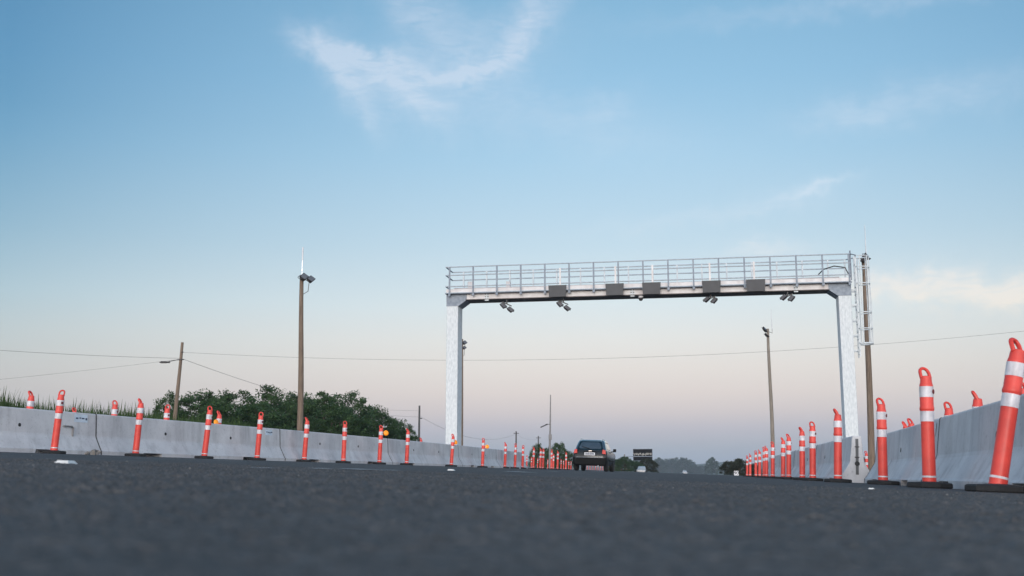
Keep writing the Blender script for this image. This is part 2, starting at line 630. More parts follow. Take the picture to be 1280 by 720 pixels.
# ------------------------------------------------------------------ ground, road, hills
def sheet(name, us, vs, off, m, zfun=None):
    bm = bmesh.new()
    grid = []
    for v in vs:
        row = []
        for u in us:
            X, Y = u * CA + v * SA, -u * SA + v * CA
            row.append(bm.verts.new((X, Y, (zfun or zg)(X, Y) + off)))
        grid.append(row)
    for i in range(len(vs) - 1):
        for j in range(len(us) - 1):
            bm.faces.new([grid[i][j], grid[i][j + 1], grid[i + 1][j + 1], grid[i + 1][j]])
    me = bpy.data.meshes.new(name)
    bm.to_mesh(me)
    bm.free()
    me.materials.append(m)
    o = bpy.data.objects.new(name, me)
    COL.objects.link(o)
    o['kind'] = 'structure'
    return o


US = [-4000, -1200, -300, -80, -40, -26, -17, -10, -4, 0, 4, 6.6, 14, 30, 60, 120, 400, 1500, 4000]
VS = [-3900, -1000, -300, -60, -20, 0, 20, 40, 80, 160, 320, 640, 1200, 2500, 3900]
sheet('ground', US, VS, -0.06, M['soil'])


def road():
    """one asphalt sheet; close to the camera the stone chips are real relief"""
    r_ = random.Random(99)
    from mathutils import noise as mn
    step = .015
    U0, U1, V0, V1 = -4.2, 3.0, .30, 8.1
    us_ = [LEFT_U, -14, -11, -8, U0, U1, 4.5, RIGHT_U]
    vs_ = [-30, -10, -2, V0, V1, 20, 40, 80, 160, 320, 600]
    verts, faces = [], []

    def add(u, v, dz):
        X, Y = u * CA + v * SA, -u * SA + v * CA
        verts.append((X, Y, zg(X, Y) + dz))
    for v in vs_:
        for u in us_:
            add(u, v, 0)
    n = len(us_)
    for a in range(len(vs_) - 1):
        for b in range(n - 1):
            if us_[b] == U0 and vs_[a] == V0:
                continue
            faces.append((a * n + b, a * n + b + 1, (a + 1) * n + b + 1, (a + 1) * n + b))
    o0 = len(verts)
    nu, nv = int(round((U1 - U0) / step)), int(round((V1 - V0) / step))
    for a in range(nv + 1):
        v = V0 + (V1 - V0) * a / nv
        for b in range(nu + 1):
            u = U0 + (U1 - U0) * b / nu
            e = min(1, a / 20, (nv - a) / 60, b / 20, (nu - b) / 20)
            f = max(.25, min(1, v / 1.5))
            dz = -.0010 + .0016 * r_.gauss(0, 1) * f + .0030 * mn.noise((u * 9, v * 9, 0)) + .0035 * mn.noise((u * 1.7, v * 1.7, 3))
            if r_.random() < .012:
                dz += .0045 * f
            add(u, v, dz * e)
    w_ = nu + 1
    for a in range(nv):
        for b in range(nu):
            k = o0 + a * w_ + b
            faces.append((k, k + 1, k + w_ + 1, k + w_))
    me_ = bpy.data.meshes.new('road')
    me_.from_pydata(verts, [], faces)
    me_.materials.append(M['asphalt'])
    ob = bpy.data.objects.new('road', me_)
    COL.objects.link(ob)
    ob['kind'] = 'structure'


road()

hb = MB()
rng = random.Random(3)
for (y0, base, amp, seed) in ((2500, 27, 9, 1), (1900, 12, 6, 5)):
    n = 60
    prev = None
    for i in range(n + 1):
        X = -1500 + 3600 * i / n
        h = base + amp * (math.sin(i * 0.7 + seed) * 0.5 + math.sin(i * 1.9 + seed * 2) * 0.3 + rng.uniform(-.25, .25))
        row = [hb.bm.verts.new((X, y0 - 260, -3)), hb.bm.verts.new((X, y0 - 120, h * 0.6)), hb.bm.verts.new((X, y0, h)),
               hb.bm.verts.new((X, y0 + 300, h * 0.7)), hb.bm.verts.new((X, y0 + 500, -3))]
        if prev:
            for k in range(4):
                hb.bm.faces.new([prev[k], row[k], row[k + 1], prev[k + 1]])
        prev = row
tag(hb.build('hills', M['hill'], smooth=True), kind='structure')

# road paint: worn remains of white lines, thin sheets on the asphalt
pm = MB()


def patch(x0, x1, y, dv, seed):
    rr = random.Random(seed)
    yh = 592.6 - SLOPE * (880 - (x0 + x1) / 2)
    Y = CAMZ * KH / max(2.0, (y - yh))
    a, b = stand(x0, Y), stand(x1, Y)
    d = Vector((SA, CA, 0))
    pts = []
    k = 7
    for i in range(k + 1):
        p = a.lerp(b, i / k) + d * rr.uniform(-.03, .05)
        pts.append(p)
    for i in range(k, -1, -1):
        p = a.lerp(b, i / k) + d * (dv + rr.uniform(-.06, .06))
        pts.append(p)
    vs = [pm.bm.verts.new((p.x, p.y, zg(p.x, p.y) + 0.006)) for p in pts]
    pm.bm.faces.new(vs)


for i, (x0, x1, y, dv) in enumerate([(418, 446, 587.2, .5), (466, 480, 588.5, .5), (626, 657, 590.4, .9), (380, 400, 586.4, .3),
                                     (308, 322, 585.9, .3), (264, 271, 575.6, 1.0), (684, 690, 589.7, 1.2), (738, 746, 589.4, 4.0)]):
    patch(x0, x1, y, dv, i)
tag(pm.build('road_marking', M['paint']), kind='structure')

# grit scattered over the asphalt
gm = MB()
rr = random.Random(11)
for i in range(300):
    Y = 3.2 * math.exp(rr.random() * 1.9)
    x = rr.uniform(-40, 1320)
    p = stand(x, Y)
    s = rr.uniform(.0012, .0034) * (1.0 if rr.random() < .93 else 1.9)
    ms = Matrix.Rotation(rr.uniform(0, 3), 3, 'Z') @ Matrix.Rotation(rr.uniform(0, .6), 3, 'X')
    vs = []
    for q in ((1, 0, 0), (-.9, .2, 0), (.1, 1, 0), (0, -1, .1), (.1, 0, .8), (0, .1, -.7)):
        vs.append(gm.bm.verts.new(p + ms @ (Vector(q) * s) + Vector((0, 0, s * .5))))
    for f in ((0, 2, 4), (2, 1, 4), (1, 3, 4), (3, 0, 4), (2, 0, 5), (1, 2, 5), (3, 1, 5), (0, 3, 5)):
        gm.bm.faces.new([vs[k] for k in f])
tag(gm.build('grit', mat('pale grit', (0.36, 0.36, 0.35), 0.8, col2=(0.07, 0.07, 0.075), vscale=40)),
    'loose pale grit scattered over the dark asphalt', 'grit', kind='stuff')

# raised markers
for (x, y, k, lab) in ((82, 580, .70, 'white raised pavement marker on the asphalt nearest the left end of the barrier'),
                    (564, 588.2, .66, 'small white raised pavement marker on the asphalt below the left gantry column'),
                    (1089, 611.5, .36, 'flat white raised pavement marker beside the end of the right barrier')):
    yh = 592.6 - SLOPE * (880 - x)
    Y = CAMZ * KH / max(2.5, y - yh)
    p = stand(x, Y)
    b = MB()
    w0, w1, h = .052 * k, .034 * k, .018 * min(1, k * 1.2)
    b.loft([[(-w0, -w0, 0), (w0, -w0, 0), (w0, w0, 0), (-w0, w0, 0)],
            [(-w1, -w1, h), (w1, -w1, h), (w1, w1, h), (-w1, w1, h)]])
    o = b.build('pavement_marker', M['marker'])
    o.matrix_world = on_road(p, -math.degrees(ROAD_A))
    tag(o, lab, 'road marker', 'raised markers on the asphalt')

# ------------------------------------------------------------------ concrete barriers
PROF = [(.30, 0), (.30, .075), (.275, .10), (.135, .33), (.12, .37), (.078, .79), (.062, .81)]


def barrier(p0, p1, label, group, slots=True, holes=(0.32, 0.68), side=-1):
    """concrete safety barrier from p0 to p1 (ground points); side = which local y faces the road"""
    p0, p1 = Vector(p0), Vector(p1)
    d = p1 - p0
    Ln = Vector((d.x, d.y, 0)).length - 0.022
    yaw = math.degrees(math.atan2(d.y, d.x))
    root = empty('concrete_barrier', on_road((p0 + p1) / 2, yaw))
    tag(root, label, 'barrier', group)
    rr = random.Random(label)

    def ring(x, lo, ins=0.0):
        pr = [(w_ - ins, max(z, lo)) for (w_, z) in PROF]
        pr = [(w_, z - (ins if z > .7 else 0)) for (w_, z) in pr]
        return [Vector((x, w_, z)) for (w_, z) in pr] + [Vector((x, -w_, z)) for (w_, z) in reversed(pr)]
    b = MB()
    xs = [(-Ln / 2, 0, .012), (-Ln / 2 + .012, 0, 0)]
    if slots:
        for c in (-Ln * .27, Ln * .27):
            xs += [(c - .30, 0, 0), (c - .29, .07, 0), (c + .29, .07, 0), (c + .30, 0, 0)]
    xs += [(Ln / 2 - .012, 0, 0), (Ln / 2, 0, .012)]
    b.loft([ring(*x) for x in xs])
    b.build('body', M['concrete'], root)
    k = MB()
    k.loft([ring(Ln / 2 - .012, .004, -.004), ring(Ln / 2 + .016, .004, -.004)])
    k.build('joint_shade', M['jointshade'], root)  # added dark strip around the end, painted as the shaded joint gap
    # lifting holes: closed discs on the upper face, the shade inside put into their colour
    for t in holes:
        x = -Ln / 2 + Ln * t
        for s in (side,):
            h = MB()
            h.lathe([(.030, -.012), (.034, .0), (.034, .006), (.022, .006)], 12)
            o = h.build('lifting_hole', M['joint'], root)
            o.matrix_local = Matrix.Translation((x, s * .106, .50)) @ Matrix.Rotation(R(-84 * s), 4, 'X')
    # connector: flat strip coloured as a shaded groove, with loops and pin at both ends
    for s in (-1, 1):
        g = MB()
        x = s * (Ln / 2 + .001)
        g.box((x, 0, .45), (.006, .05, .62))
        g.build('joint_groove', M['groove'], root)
        for z in (.44, .62):
            MB().tube([(x, -.035, z), (x + s * .012, -.02, z), (x + s * .014, .02, z), (x, .035, z)], .008, 6).build('connector_loop', M['darksteel'], root)
        o = MB().lathe([(.035, -.01), (.042, 0), (.042, .006), (.02, .006)], 14).build('pin_hole', M['joint'], root)
        o.matrix_local = Matrix.Translation((x + s * .002, 0, .33)) @ Matrix.Rotation(R(90 * s), 4, 'Y')
    root['len'] = Ln
    return root


def bp(x, h):
    return stand(x, far(h, .81))


def sticker(root, x, z, w_, h_, name='sticker'):
    Ln = root['len']
    # follows the upper, nearly vertical face on the road side
    y = -(.12 - (z - .37) / .42 * .042) - .003
    m = Matrix.Translation((x, y, z)) @ Matrix.Rotation(R(-5.7), 4, 'X')
    b = MB()
    b.box((0, 0, 0), (w_, .002, h_))
    o = b.build(name, M['bluetag'], root)
    o.matrix_local = m
    i = MB()
    rr = random.Random(name + str(x))
    xx = -w_ * .38
    while xx < w_ * .36:
        ww = rr.uniform(.03, .07) * w_ / .3
        i.box((xx + ww / 2, -.002, rr.uniform(-.01, .01)), (ww, .001, h_ * rr.uniform(.16, .3)))
        xx += ww * 1.35
    i.build('print', M['ink'], o)


# left run: joints read from the photograph, a gentle taper towards the lane
J = [bp(112, 51.5), bp(344, 40.2), bp(480, 32.6), bp(569, 27.0), bp(617, 23.3), bp(652, 20.2)]
d0 = (J[0] - J[1]).normalized()
pm1 = J[0] + d0 * 6.15
pm1.z = zg(pm1.x, pm1.y)
pm2 = J[0] + d0 * 12.3
pm2.z = zg(pm2.x, pm2.y)
pts = [pm1] + J
labs = ['grey concrete barrier at the left end, blue and white sticker at its right end',
        'grey concrete barrier between the rubble filled joint and the joint by the second sticker',
        'grey concrete barrier at the foot of the trees, right of the second sticker',
        'grey concrete barrier in front of the left gantry column, on its left',
        'stained grey concrete barrier just right of the left gantry column',
        'last grey concrete barrier of the left run, rounded end by the far cones']
GL = 'concrete barriers of the left run'
bar = []
for i in range(len(pts) - 1):
    lab = labs[i] or 'grey concrete barrier outside the left picture edge, first of the left run'
    bar.append(barrier(pts[i], pts[i + 1], lab, GL))
sticker(bar[0], bar[0]['len'] / 2 - .42, .70, .36, .155)
sticker(bar[1], bar[1]['len'] / 2 - .50, .70, .30, .14)
# bracket and small pipe on the first barrier
b = MB()
b.tube([(0, -.02, .17), (.0, -.05, .17), (.20, -.05, .17), (.235, -.05, .14), (.235, -.05, -.02)], .016, 8)
o = b.build('hook', M['polegrey'], bar[0])
o.matrix_local = Matrix.Translation((bar[0]['len'] / 2 - .88, -.085, .36))
# lump of broken mortar at the joint
b = MB()
rr = random.Random(5)
for i in range(9):
    c = (rr.uniform(-.12, .14), rr.uniform(-.09, .06), rr.uniform(.02, .07))
    b.box(c, (rr.uniform(.05, .12), rr.uniform(.05, .1), rr.uniform(.04, .09)), Matrix.Rotation(rr.uniform(0, 3), 3, 'Z') @ Matrix.Rotation(rr.uniform(-.5, .5), 3, 'X'), .01)
o = b.build('mortar_rubble', M['rubble'])
q = J[0] + Vector((.22, -.42, 0))
o.matrix_world = on_road((q.x, q.y, zg(q.x, q.y) - .005))
tag(o, 'broken lump of mortar lying at the first joint of the left barrier', 'rubble')

# right side, near run
near = [bp(1108, 61.5), bp(1186, 88.0)]
dn = (near[1] - near[0]).normalized()
near[0] = near[1] - dn * 6.1
ptsn = [near[0], near[1], near[1] + dn * 6.1]
for p in ptsn:
    p.z = zg(p.x, p.y)
GR = 'concrete barriers on the right'
nl = ['pale concrete barrier in the right foreground ending at the gap beside the wooden pole',
      'big concrete barrier at the right picture edge with dark runs down its face',
      ]
nb = [barrier(ptsn[i + 1], ptsn[i], nl[i], GR, holes=(0.5,), side=1) for i in range(2)]
# right side, far run with its end face to the camera
f0 = bp(1072, 59.0)
fl = ['concrete barrier showing its stepped end face with pin groove, below the right gantry column',
      'concrete barrier second in the far right run, behind a pair of delineators',
      'concrete barrier third in the far right run, mostly hidden by delineators',
      'farthest concrete barrier of the right side, beyond the leaning light pole']
for i in range(4):
    a = f0 + Vector((SA, CA, 0)) * 6.1 * i
    c = f0 + Vector((SA, CA, 0)) * 6.1 * (i + 1)
    a.z, c.z = zg(a.x, a.y), zg(c.x, c.y)
    barrier(a, c, fl[i], GR, side=1)
b = MB()
b.box((0, 0, 0), (.16, .002, .15))
# pale tag on the near run
o = b.build('sticker', M['bluetag'], nb[0])
o.matrix_local = Matrix.Translation((-nb[0]['len'] / 2 + .22, .101, .69)) @ Matrix.Rotation(R(5.7), 4, 'X')


# ------------------------------------------------------------------ delineators
def make_delineator():
    root = empty('traffic_delineator', Matrix.Identity(4))
    b = MB()
    b.lathe([(.064, .050), (.064, .10), (.0625, .13), (.0605, .60), (.0605, .730), (.0665, .738), (.0685, .75), (.0665, .765),
             (.0635, .775), (.0625, .975), (.0605, .985), (.056, 1.000), (.052, 1.04), (.047, 1.062), (.030, 1.068)], 22)
    b.build('tube', M['orange'], root, True)
    h = MB()
    pts = []
    for i in range(15):
        a = math.pi * i / 14
        x = -.044 * math.cos(a)
        z = 1.062 + .083 * math.sin(a) ** .55 if 0 < i < 14 else 1.045
        y = .055 * max(0, (z - 1.055) / .09)
        pts.append((x, y, z))
    h.tube(pts, .0150, 8, flat=1.25)
    h.build('handle', M['orange'], root, True)
    for (z0, z1, r) in ((.860, .965, .0650), (.628, .728, .0632)):
        c = MB()
        c.lathe([(r - .004, z0), (r, z0 + .001), (r, z1 - .001), (r - .004, z1)], 22)
        c.build('reflective_band', M['band'], root, True)
    c = MB()
    c.lathe([(.063, .098), (.0655, .099), (.0655, .116), (.062, .117)], 22)
    c.build('base_ring', M['band'], root, True)
    k = MB()
    k.lathe([(.014, -.006), (.023, 0), (.023, .006), (.012, .006)], 10)
    o = k.build('bolt_recess', M['hole'], root)
    o.matrix_local = Matrix.Translation((.045, -.047, .915)) @ Matrix.Rotation(R(46), 4, 'Z') @ Matrix.Rotation(R(90), 4, 'X')
    f = MB()
    rr_ = [(.208, .0), (.218, .010), (.216, .042), (.204, .052), (.10, .058), (.070, .062)]
    f.lathe(rr_, 8)
    f.build('rubber_base', M['rubber'], root)
    return root


PROTO = make_delineator()
first = [True]


def lamp_on(root, sgn, z=.95):
    b = MB()
    b.lathe([(.060, -.028), (.078, -.02), (.080, .0), (.076, .018), (.050, .032), (.02, .036)], 16)
    o = b.build('warning_light', M['amber'], root, True)
    o.matrix_local = Matrix.Translation((sgn * .155, -.02, z)) @ Matrix.Rotation(R(78), 4, 'X')
    a = MB()
    a.box((-sgn * .075, 0, -.04), (.07, .03, .022))
    ob = a.build('bracket', M['orange'], o)


def delineator(x, h, label, group, yaw=0.0, lean=0.0, pitch=0.0, H=1.15, lamp=None, dx=0.0):
    p = stand(x, far(h, H))
    if first[0]:
        o = PROTO
        first[0] = False
    else:
        o = copy_tree(PROTO0)
    o.matrix_world = on_road(p, yaw)
    rt = o.matrix_world.to_3x3().to_4x4()
    tilt = rt.inverted() @ Matrix.Rotation(R(lean), 4, 'Y') @ rt
    for c in o.children:                       # the tube leans, its rubber base stays flat
        if not c.name.startswith('rubber_base'):
            c.matrix_basis = tilt @ c.matrix_basis
    tag(o, label, 'delineator', group)
    if lamp:
        lamp_on(o, *lamp)
    return o


PROTO0 = copy_tree(PROTO)          # an untouched source; removed at the end
G1 = 'delineators before the left barrier'
LROW = [(67, 81, 8, 1.6, 'orange white delineator leftmost before the left barrier, beside the blue sticker', None),
        (169, 73, 84, 1.2, 'orange white delineator with hooked handle, just right of the rubble filled joint', None),
        (255, 66.5, 35, 2.6, 'orange white delineator leaning right in front of one with an amber lamp', None),
        (321, 61, 15, 1.2, 'orange white delineator left of the second barrier sticker, before the trees', None),
        (380, 56, 80, 1.0, 'orange white delineator just right of the tall wooden light pole foot', None),
        (429, 53, 20, -.6, 'orange white delineator at the right end of the dense trees', None),
        (474, 49, 30, .2, 'orange white delineator carrying an amber lamp left of the thin dark pole', (1, .93)),
        (508, 46, 70, .2, 'orange white delineator between the amber lamp post and gantry column, below the thin pole', None),
        (564, 41.0, 50, 1.4, 'orange white delineator with amber lamp standing before the left gantry column', (1, .86)),
        (603, 37, 15, .0, 'orange white delineator with amber lamp, first right of the left gantry column', (1, .82)),
        (631, 32.5, 70, .2, 'orange white delineator left one of the pair near the end of the left barrier', None),
        (643.5, 31.5, 20, .4, 'orange white delineator right one of the pair near the end of the left barrier', None)]
for (x, h, yaw, ln, lab, lamp) in LROW:
    delineator(x, h, lab, G1, yaw, ln, lamp=lamp)
G2 = 'delineators behind the left barrier'
for (x, h, yaw, ln, lab, lamp) in [
        (30, 78, 80, 1.5, 'delineator with hooked handle peeping over the left barrier in front of tall grass', None),
        (88, 58.0, 60, 0, 'far delineator whose orange handle only just shows above the first sticker', None),
        (138, 69.5, 40, 0, 'delineator peeping over the left barrier between grass and sticker joint', None),
        (204, 66.5, 10, 0, 'delineator peeping over the left barrier below the leaning utility pole', None),
        (270, 60.5, 75, 0, 'delineator with amber lamp peeping over the left barrier before the trees', (-1, .86)),
        (525, 34.5, 60, 0, 'delineator top just visible over the left barrier at the foot of the thin pole', None)]:
    delineator(x, h, lab, G2, yaw, ln, lamp=lamp)
G3 = 'delineators before the right barriers'
RROW = [(1246, 200, 28, 10.6, 'large orange delineator nearest the camera, leaning right at the picture edge'),
        (1162, 153, 6, -.4, 'upright orange delineator with open loop handle, second nearest on the right'),
        (1104, 109.5, 10, -.3, 'orange delineator standing at the gap between the right barriers'),
        (1047.5, 92.5, 86, .6, 'orange delineator with hooked handle before the barrier end face'),
        (1016, 74.5, 4, .2, 'orange delineator with loop handle, right one of the middle pair on the right'),
        (1003, 66.5, 100, 0, 'orange delineator with hooked handle, left one of the middle pair on the right'),
        (986, 57, 40, .3, 'orange delineator just right of the slim pole, right one of that pair'),
        (979, 52, 55, .3, 'orange delineator just right of the slim pole, left one of that pair'),
        (966, 46, 20, 0, 'orange delineator standing at the foot of the slim light pole'),
        (958.2, 40, 70, 0, 'orange delineator first left of the slim light pole'),
        (955.2, 38.6, 30, .4, 'orange delineator second left of the slim light pole, touching its neighbour'),
        (949.5, 35, 70, .3, 'far right row orange delineator, fourth from the row end'),
        (944.8, 33.4, 10, 0, 'far right row orange delineator, third from the row end'),
        (937.6, 29.2, 80, .6, 'far right row orange delineator, second from the row end'),
        (933.8, 26.5, 20, .8, 'far right row orange delineator, last at the row end by the bush')]
for (x, h, yaw, ln, lab) in RROW:
    delineator(x, h, lab, G3, yaw, ln)
G4 = 'delineators behind the right barriers'
for (x, h, yaw, ln, lab) in [
        (1284, 140, 20, 0, 'delineator behind the big right barrier at the picture edge'),
        (1223, 123, 72, 1.5, 'delineator with hooked handle peeping over the big right barrier'),
        (1189, 107.5, 8, 0, 'delineator with loop handle peeping over the right barrier above its dark joint'),
        (1141, 83.5, 30, 0, 'delineator handle peeping over the right barrier, right one of a close pair'),
        (1134, 79, 50, 0, 'delineator handle peeping over the right barrier, left one of a close pair'),
        (1083.5, 38.0, 20, 0, 'distant delineator seen in the gap between the two right barriers'),
        (1091.5, 32, 20, 0, 'distant delineator at the foot of the pole beside the gantry ladder')]:
    delineator(x, h, lab, G4, yaw, ln)
G5 = 'far delineators in the left taper'
FARL = [(653, 29.5), (666.6, 27.5), (675.3, 26.5), (678.6, 26.2), (689, 25), (691.5, 20), (696.8, 24), (707.2, 22.5)]
FL = ['first far delineator right of the left barrier end', 'far delineator second right of the left barrier end',
      'far delineator left one of a touching pair before the bushes', 'far delineator right one of a touching pair before the bushes',
      'far delineator just right of the slim grey street light pole', 'lower far delineator hidden behind the one right of the grey pole',
      'far thick looking delineator midway between grey pole and car', 'far tall delineator nearest the rear of the black car']
for i, ((x, h), lab) in enumerate(zip(FARL, FL)):
    delineator(x, h, lab, G5, (i * 47) % 180, .3)
for i, (x, h) in enumerate([(658.2, 16.5), (664, 14.5), (671.8, 13), (684.5, 12.5), (701.2, 13), (704.2, 12), (710.8, 11.2), (713.6, 10.6), (718, 9.8), (722.5, 9.2),
                            (730, 8.8), (734, 8.5), (737.5, 8.2), (741, 8.0), (744.3, 7.7), (747.5, 7.5), (750.5, 7.3), (753.3, 7.1), (756, 6.9), (761, 6.6), (764, 6.4),
                            (774, 5.4), (777, 5.2), (780, 5.0), (783, 4.8)]):
    if i < 10:
        delineator(x, h, 'tiny distant orange delineator low among the bigger ones left of the black car', 'tiny distant delineators left of the car', (i * 61) % 180, 0)
    elif i < 21:
        delineator(x, h, 'tiny distant orange delineator seen beneath or close beside the black car', 'tiny distant delineators under the car', (i * 61) % 180, 0)
    else:
        delineator(x, h, 'tiny distant orange delineator right of the black car, left of the white car', 'tiny distant delineators right of the car', (i * 61) % 180, 0)


# ------------------------------------------------------------------ floodlights and poles
def head(parent, m, name='lamp_head', s=1.0):
    """floodlight head: deep housing with fins, frame and glass; looks along local -y"""
    b = MB()
    b.loft([[(-.20 * s, -.02 * s, -.15 * s), (.20 * s, -.02 * s, -.15 * s), (.20 * s, -.02 * s, .15 * s), (-.20 * s, -.02 * s, .15 * s)],
            [(-.19 * s, .05 * s, -.14 * s), (.19 * s, .05 * s, -.14 * s), (.19 * s, .05 * s, .14 * s), (-.19 * s, .05 * s, .14 * s)],
            [(-.10 * s, .15 * s, -.08 * s), (.10 * s, .15 * s, -.08 * s), (.10 * s, .15 * s, .08 * s), (-.10 * s, .15 * s, .08 * s)]])
    for k in range(5):
        b.box(((-.14 + .07 * k) * s, .09 * s, 0), (.012 * s, .12 * s, .22 * s))
    o = b.build(name, M['lampbody'], parent)
    o.matrix_local = m
    g = MB()
    g.box((0, -.024 * s, 0), (.34 * s, .008 * s, .24 * s))
    g.build('lens', M['lampglass'], o)
    y = MB()
    y.tube([(-.215 * s, .02 * s, 0), (-.215 * s, .1 * s, .14 * s), (-.1 * s, .16 * s, .22 * s), (.1 * s, .16 * s, .22 * s), (.215 * s, .1 * s, .14 * s), (.215 * s, .02 * s, 0)], .014 * s, 6)
    y.build('yoke', M['darksteel'], o)
    return o


def rotm(loc, yaw, pitch, roll=0):
    return Matrix.Translation(loc) @ Matrix.Rotation(R(yaw), 4, 'Z') @ Matrix.Rotation(R(pitch), 4, 'X') @ Matrix.Rotation(R(roll), 4, 'Y')


def pole_line(base, top, bend, r0, r1, n=9):
    base, top = Vector(base), Vector(top)
    pts, rs = [], []
    for i in range(n):
        t = i / (n - 1)
        p = base.lerp(top, t) + Vector(bend) * math.sin(t * math.pi * 1.6) * .5
        pts.append(p)
        rs.append(r0 + (r1 - r0) * t)
    return pts, rs


def wood_pole(name, label, cat, xb, xt, yt, Y, r0, r1, m, bend=(.06, 0, 0), group=None):
    """round pole standing at photo column xb, top seen at (xt, yt)"""
    base = stand(xb, Y)
    top = at(xt, yt, Y) - base
    root = empty(name, loc=base - Vector((0, 0, .05)))
    tag(root, label, cat, group)
    pts, rs = pole_line((0, 0, 0), top + Vector((0, 0, .05)), bend, r0, r1)
    MB().tube(pts, rs, 12).build('pole', m, root, True)
    return root, top + Vector((0, 0, .05))


GP = 'wooden light poles'
r1_, t1 = wood_pole('light_pole', 'tall brown wooden pole with two floodlights and white tipped rod before the left trees', 'light pole',
                    373.5, 378, 344, 52, .165, .095, M['wood'], (.07, 0, 0), GP)
head(r1_, rotm(t1 + Vector((.13, -.16, -.10)), 40, -38, -42), s=1.1)
head(r1_, rotm(t1 + Vector((.46, -.10, -.20)), 40, -38, -42), s=1.0)
MB().tube([t1 + Vector((-.1, -.06, -.22)), t1 + Vector((.45, -.06, -.28))], .02, 6).tube([t1 + Vector((.36, -.06, -.28)), t1 + Vector((.30, 0, -.8)), t1 + Vector((.06, 0, -.95))], .016, 6).build('bracket', M['darksteel'], r1_)
MB().tube([t1 + Vector((-.02, 0, -.1)), t1 + Vector((-.02, 0, .75))], .022, 6).build('lightning_rod', M['rod'], r1_)
MB().tube([t1 + Vector((-.02, 0, .74)), t1 + Vector((-.02, 0, 1.40))], .036, 6).build('rod_tip', M['plate'], r1_)

r2_, t2 = wood_pole('light_pole', 'wooden floodlight pole rising beside the right gantry ladder with a rod on top', 'light pole',
                    1090, 1081, 322, 47, .155, .10, M['wood'], (.05, 0, 0), GP)
head(r2_, rotm(t2 + Vector((-.16, -.18, -.10)), -120, -25, 0), s=.95)
head(r2_, rotm(t2 + Vector((.06, -.2, .02)), 60, -25, 10), s=.85)
MB().tube([t2 + Vector((-.4, -.05, -.05)), t2 + Vector((.25, -.05, -.05))], .025, 6).tube([t2 + Vector((-.18, -.1, -.2)), t2 + Vector((-.16, -.1, -.75)), t2 + Vector((-.03, 0, -1.0))], .014, 6).build('bracket', M['darksteel'], r2_)
MB().tube([t2 + Vector((.06, 0, -.1)), t2 + Vector((.08, 0, 1.48))], [.03, .014], 6).build('lightning_rod', M['rod'], r2_)

r3_, t3 = wood_pole('light_pole', 'slim grey wooden pole under the gantry span with twin floodlights and thin rod', 'light pole',
                    966.5, 960.5, 411, 70, .145, .085, M['woodgrey'], (.09, 0, 0), GP)
head(r3_, rotm(t3 + Vector((-.22, -.12, -.05)), 60, -30, 25), s=.95)
head(r3_, rotm(t3 + Vector((-.12, -.12, -.42)), 60, -40, 25), s=.8)
MB().tube([t3 + Vector((-.22, 0, -.1)), t3 + Vector((.24, 0, -.28)), t3 + Vector((.24, 0, .1))], .018, 6).build('bracket', M['darksteel'], r3_)
MB().tube([t3 + Vector((.24, 0, .0)), t3 + Vector((.22, 0, 1.28))], [.026, .014], 6).build('lightning_rod', M['rod'], r3_)

r4_, t4 = wood_pole('light_pole', 'dark wooden pole hard behind the left gantry column, floodlights near its top', 'light pole',
                    576, 577.5, 424, 78, .15, .10, M['wood'], (.02, 0, 0), GP)
head(r4_, rotm(t4 + Vector((.22, -.15, -.25)), 40, -35, -30), s=.9)
head(r4_, rotm(t4 + Vector((.20, -.12, -.62)), 40, -35, -30), s=.75)
MB().tube([t4 + Vector((0, -.05, -.3)), t4 + Vector((.22, -.05, -.4)), t4 + Vector((.16, -.05, -1.2)), t4 + Vector((0, 0, -1.3))], .016, 6).build('bracket', M['darksteel'], r4_)

# leaning utility pole with a street lamp arm
r5_, t5 = wood_pole('utility_pole', 'leaning dark wooden utility pole with a street lamp arm, behind the left barrier', 'utility pole',
                    214.5, 227.5, 428, 67, .155, .085, M['wood'], (-.05, 0, 0))
a0 = t5 + Vector((-.06, 0, -1.05))
MB().tube([a0, a0 + Vector((-.45, -.02, -.10)), a0 + Vector((-.72, -.03, -.16))], .024, 6).build('lamp_arm', M['darksteel'], r5_)
b = MB()
b.loft([[(-.30, -.09, 0), (.28, -.06, 0), (.28, .06, 0), (-.30, .09, 0)], [(-.34, -.10, .045), (.33, -.05, .045), (.33, .05, .045), (-.34, .10, .045)],
        [(-.22, -.05, .11), (.22, -.03, .09), (.22, .03, .09), (-.22, .05, .11)]])
o = b.build('lamp_head', M['lampbody'], r5_)
o.matrix_local = Matrix.Translation(a0 + Vector((-.92, -.03, -.24)))
MB().box((-.08, 0, -.012), (.3, .12, .02)).build('lens', M['lampglass'], o)
MB().tube([t5 + Vector((.02, -.1, -.62)), t5 + Vector((.16, -.1, -.62))], .03, 6).tube([t5 + Vector((-.2, -.1, -1.1)), t5 + Vector((.2, -.1, -1.08))], .035, 6).build('insulator', M['darksteel'], r5_)

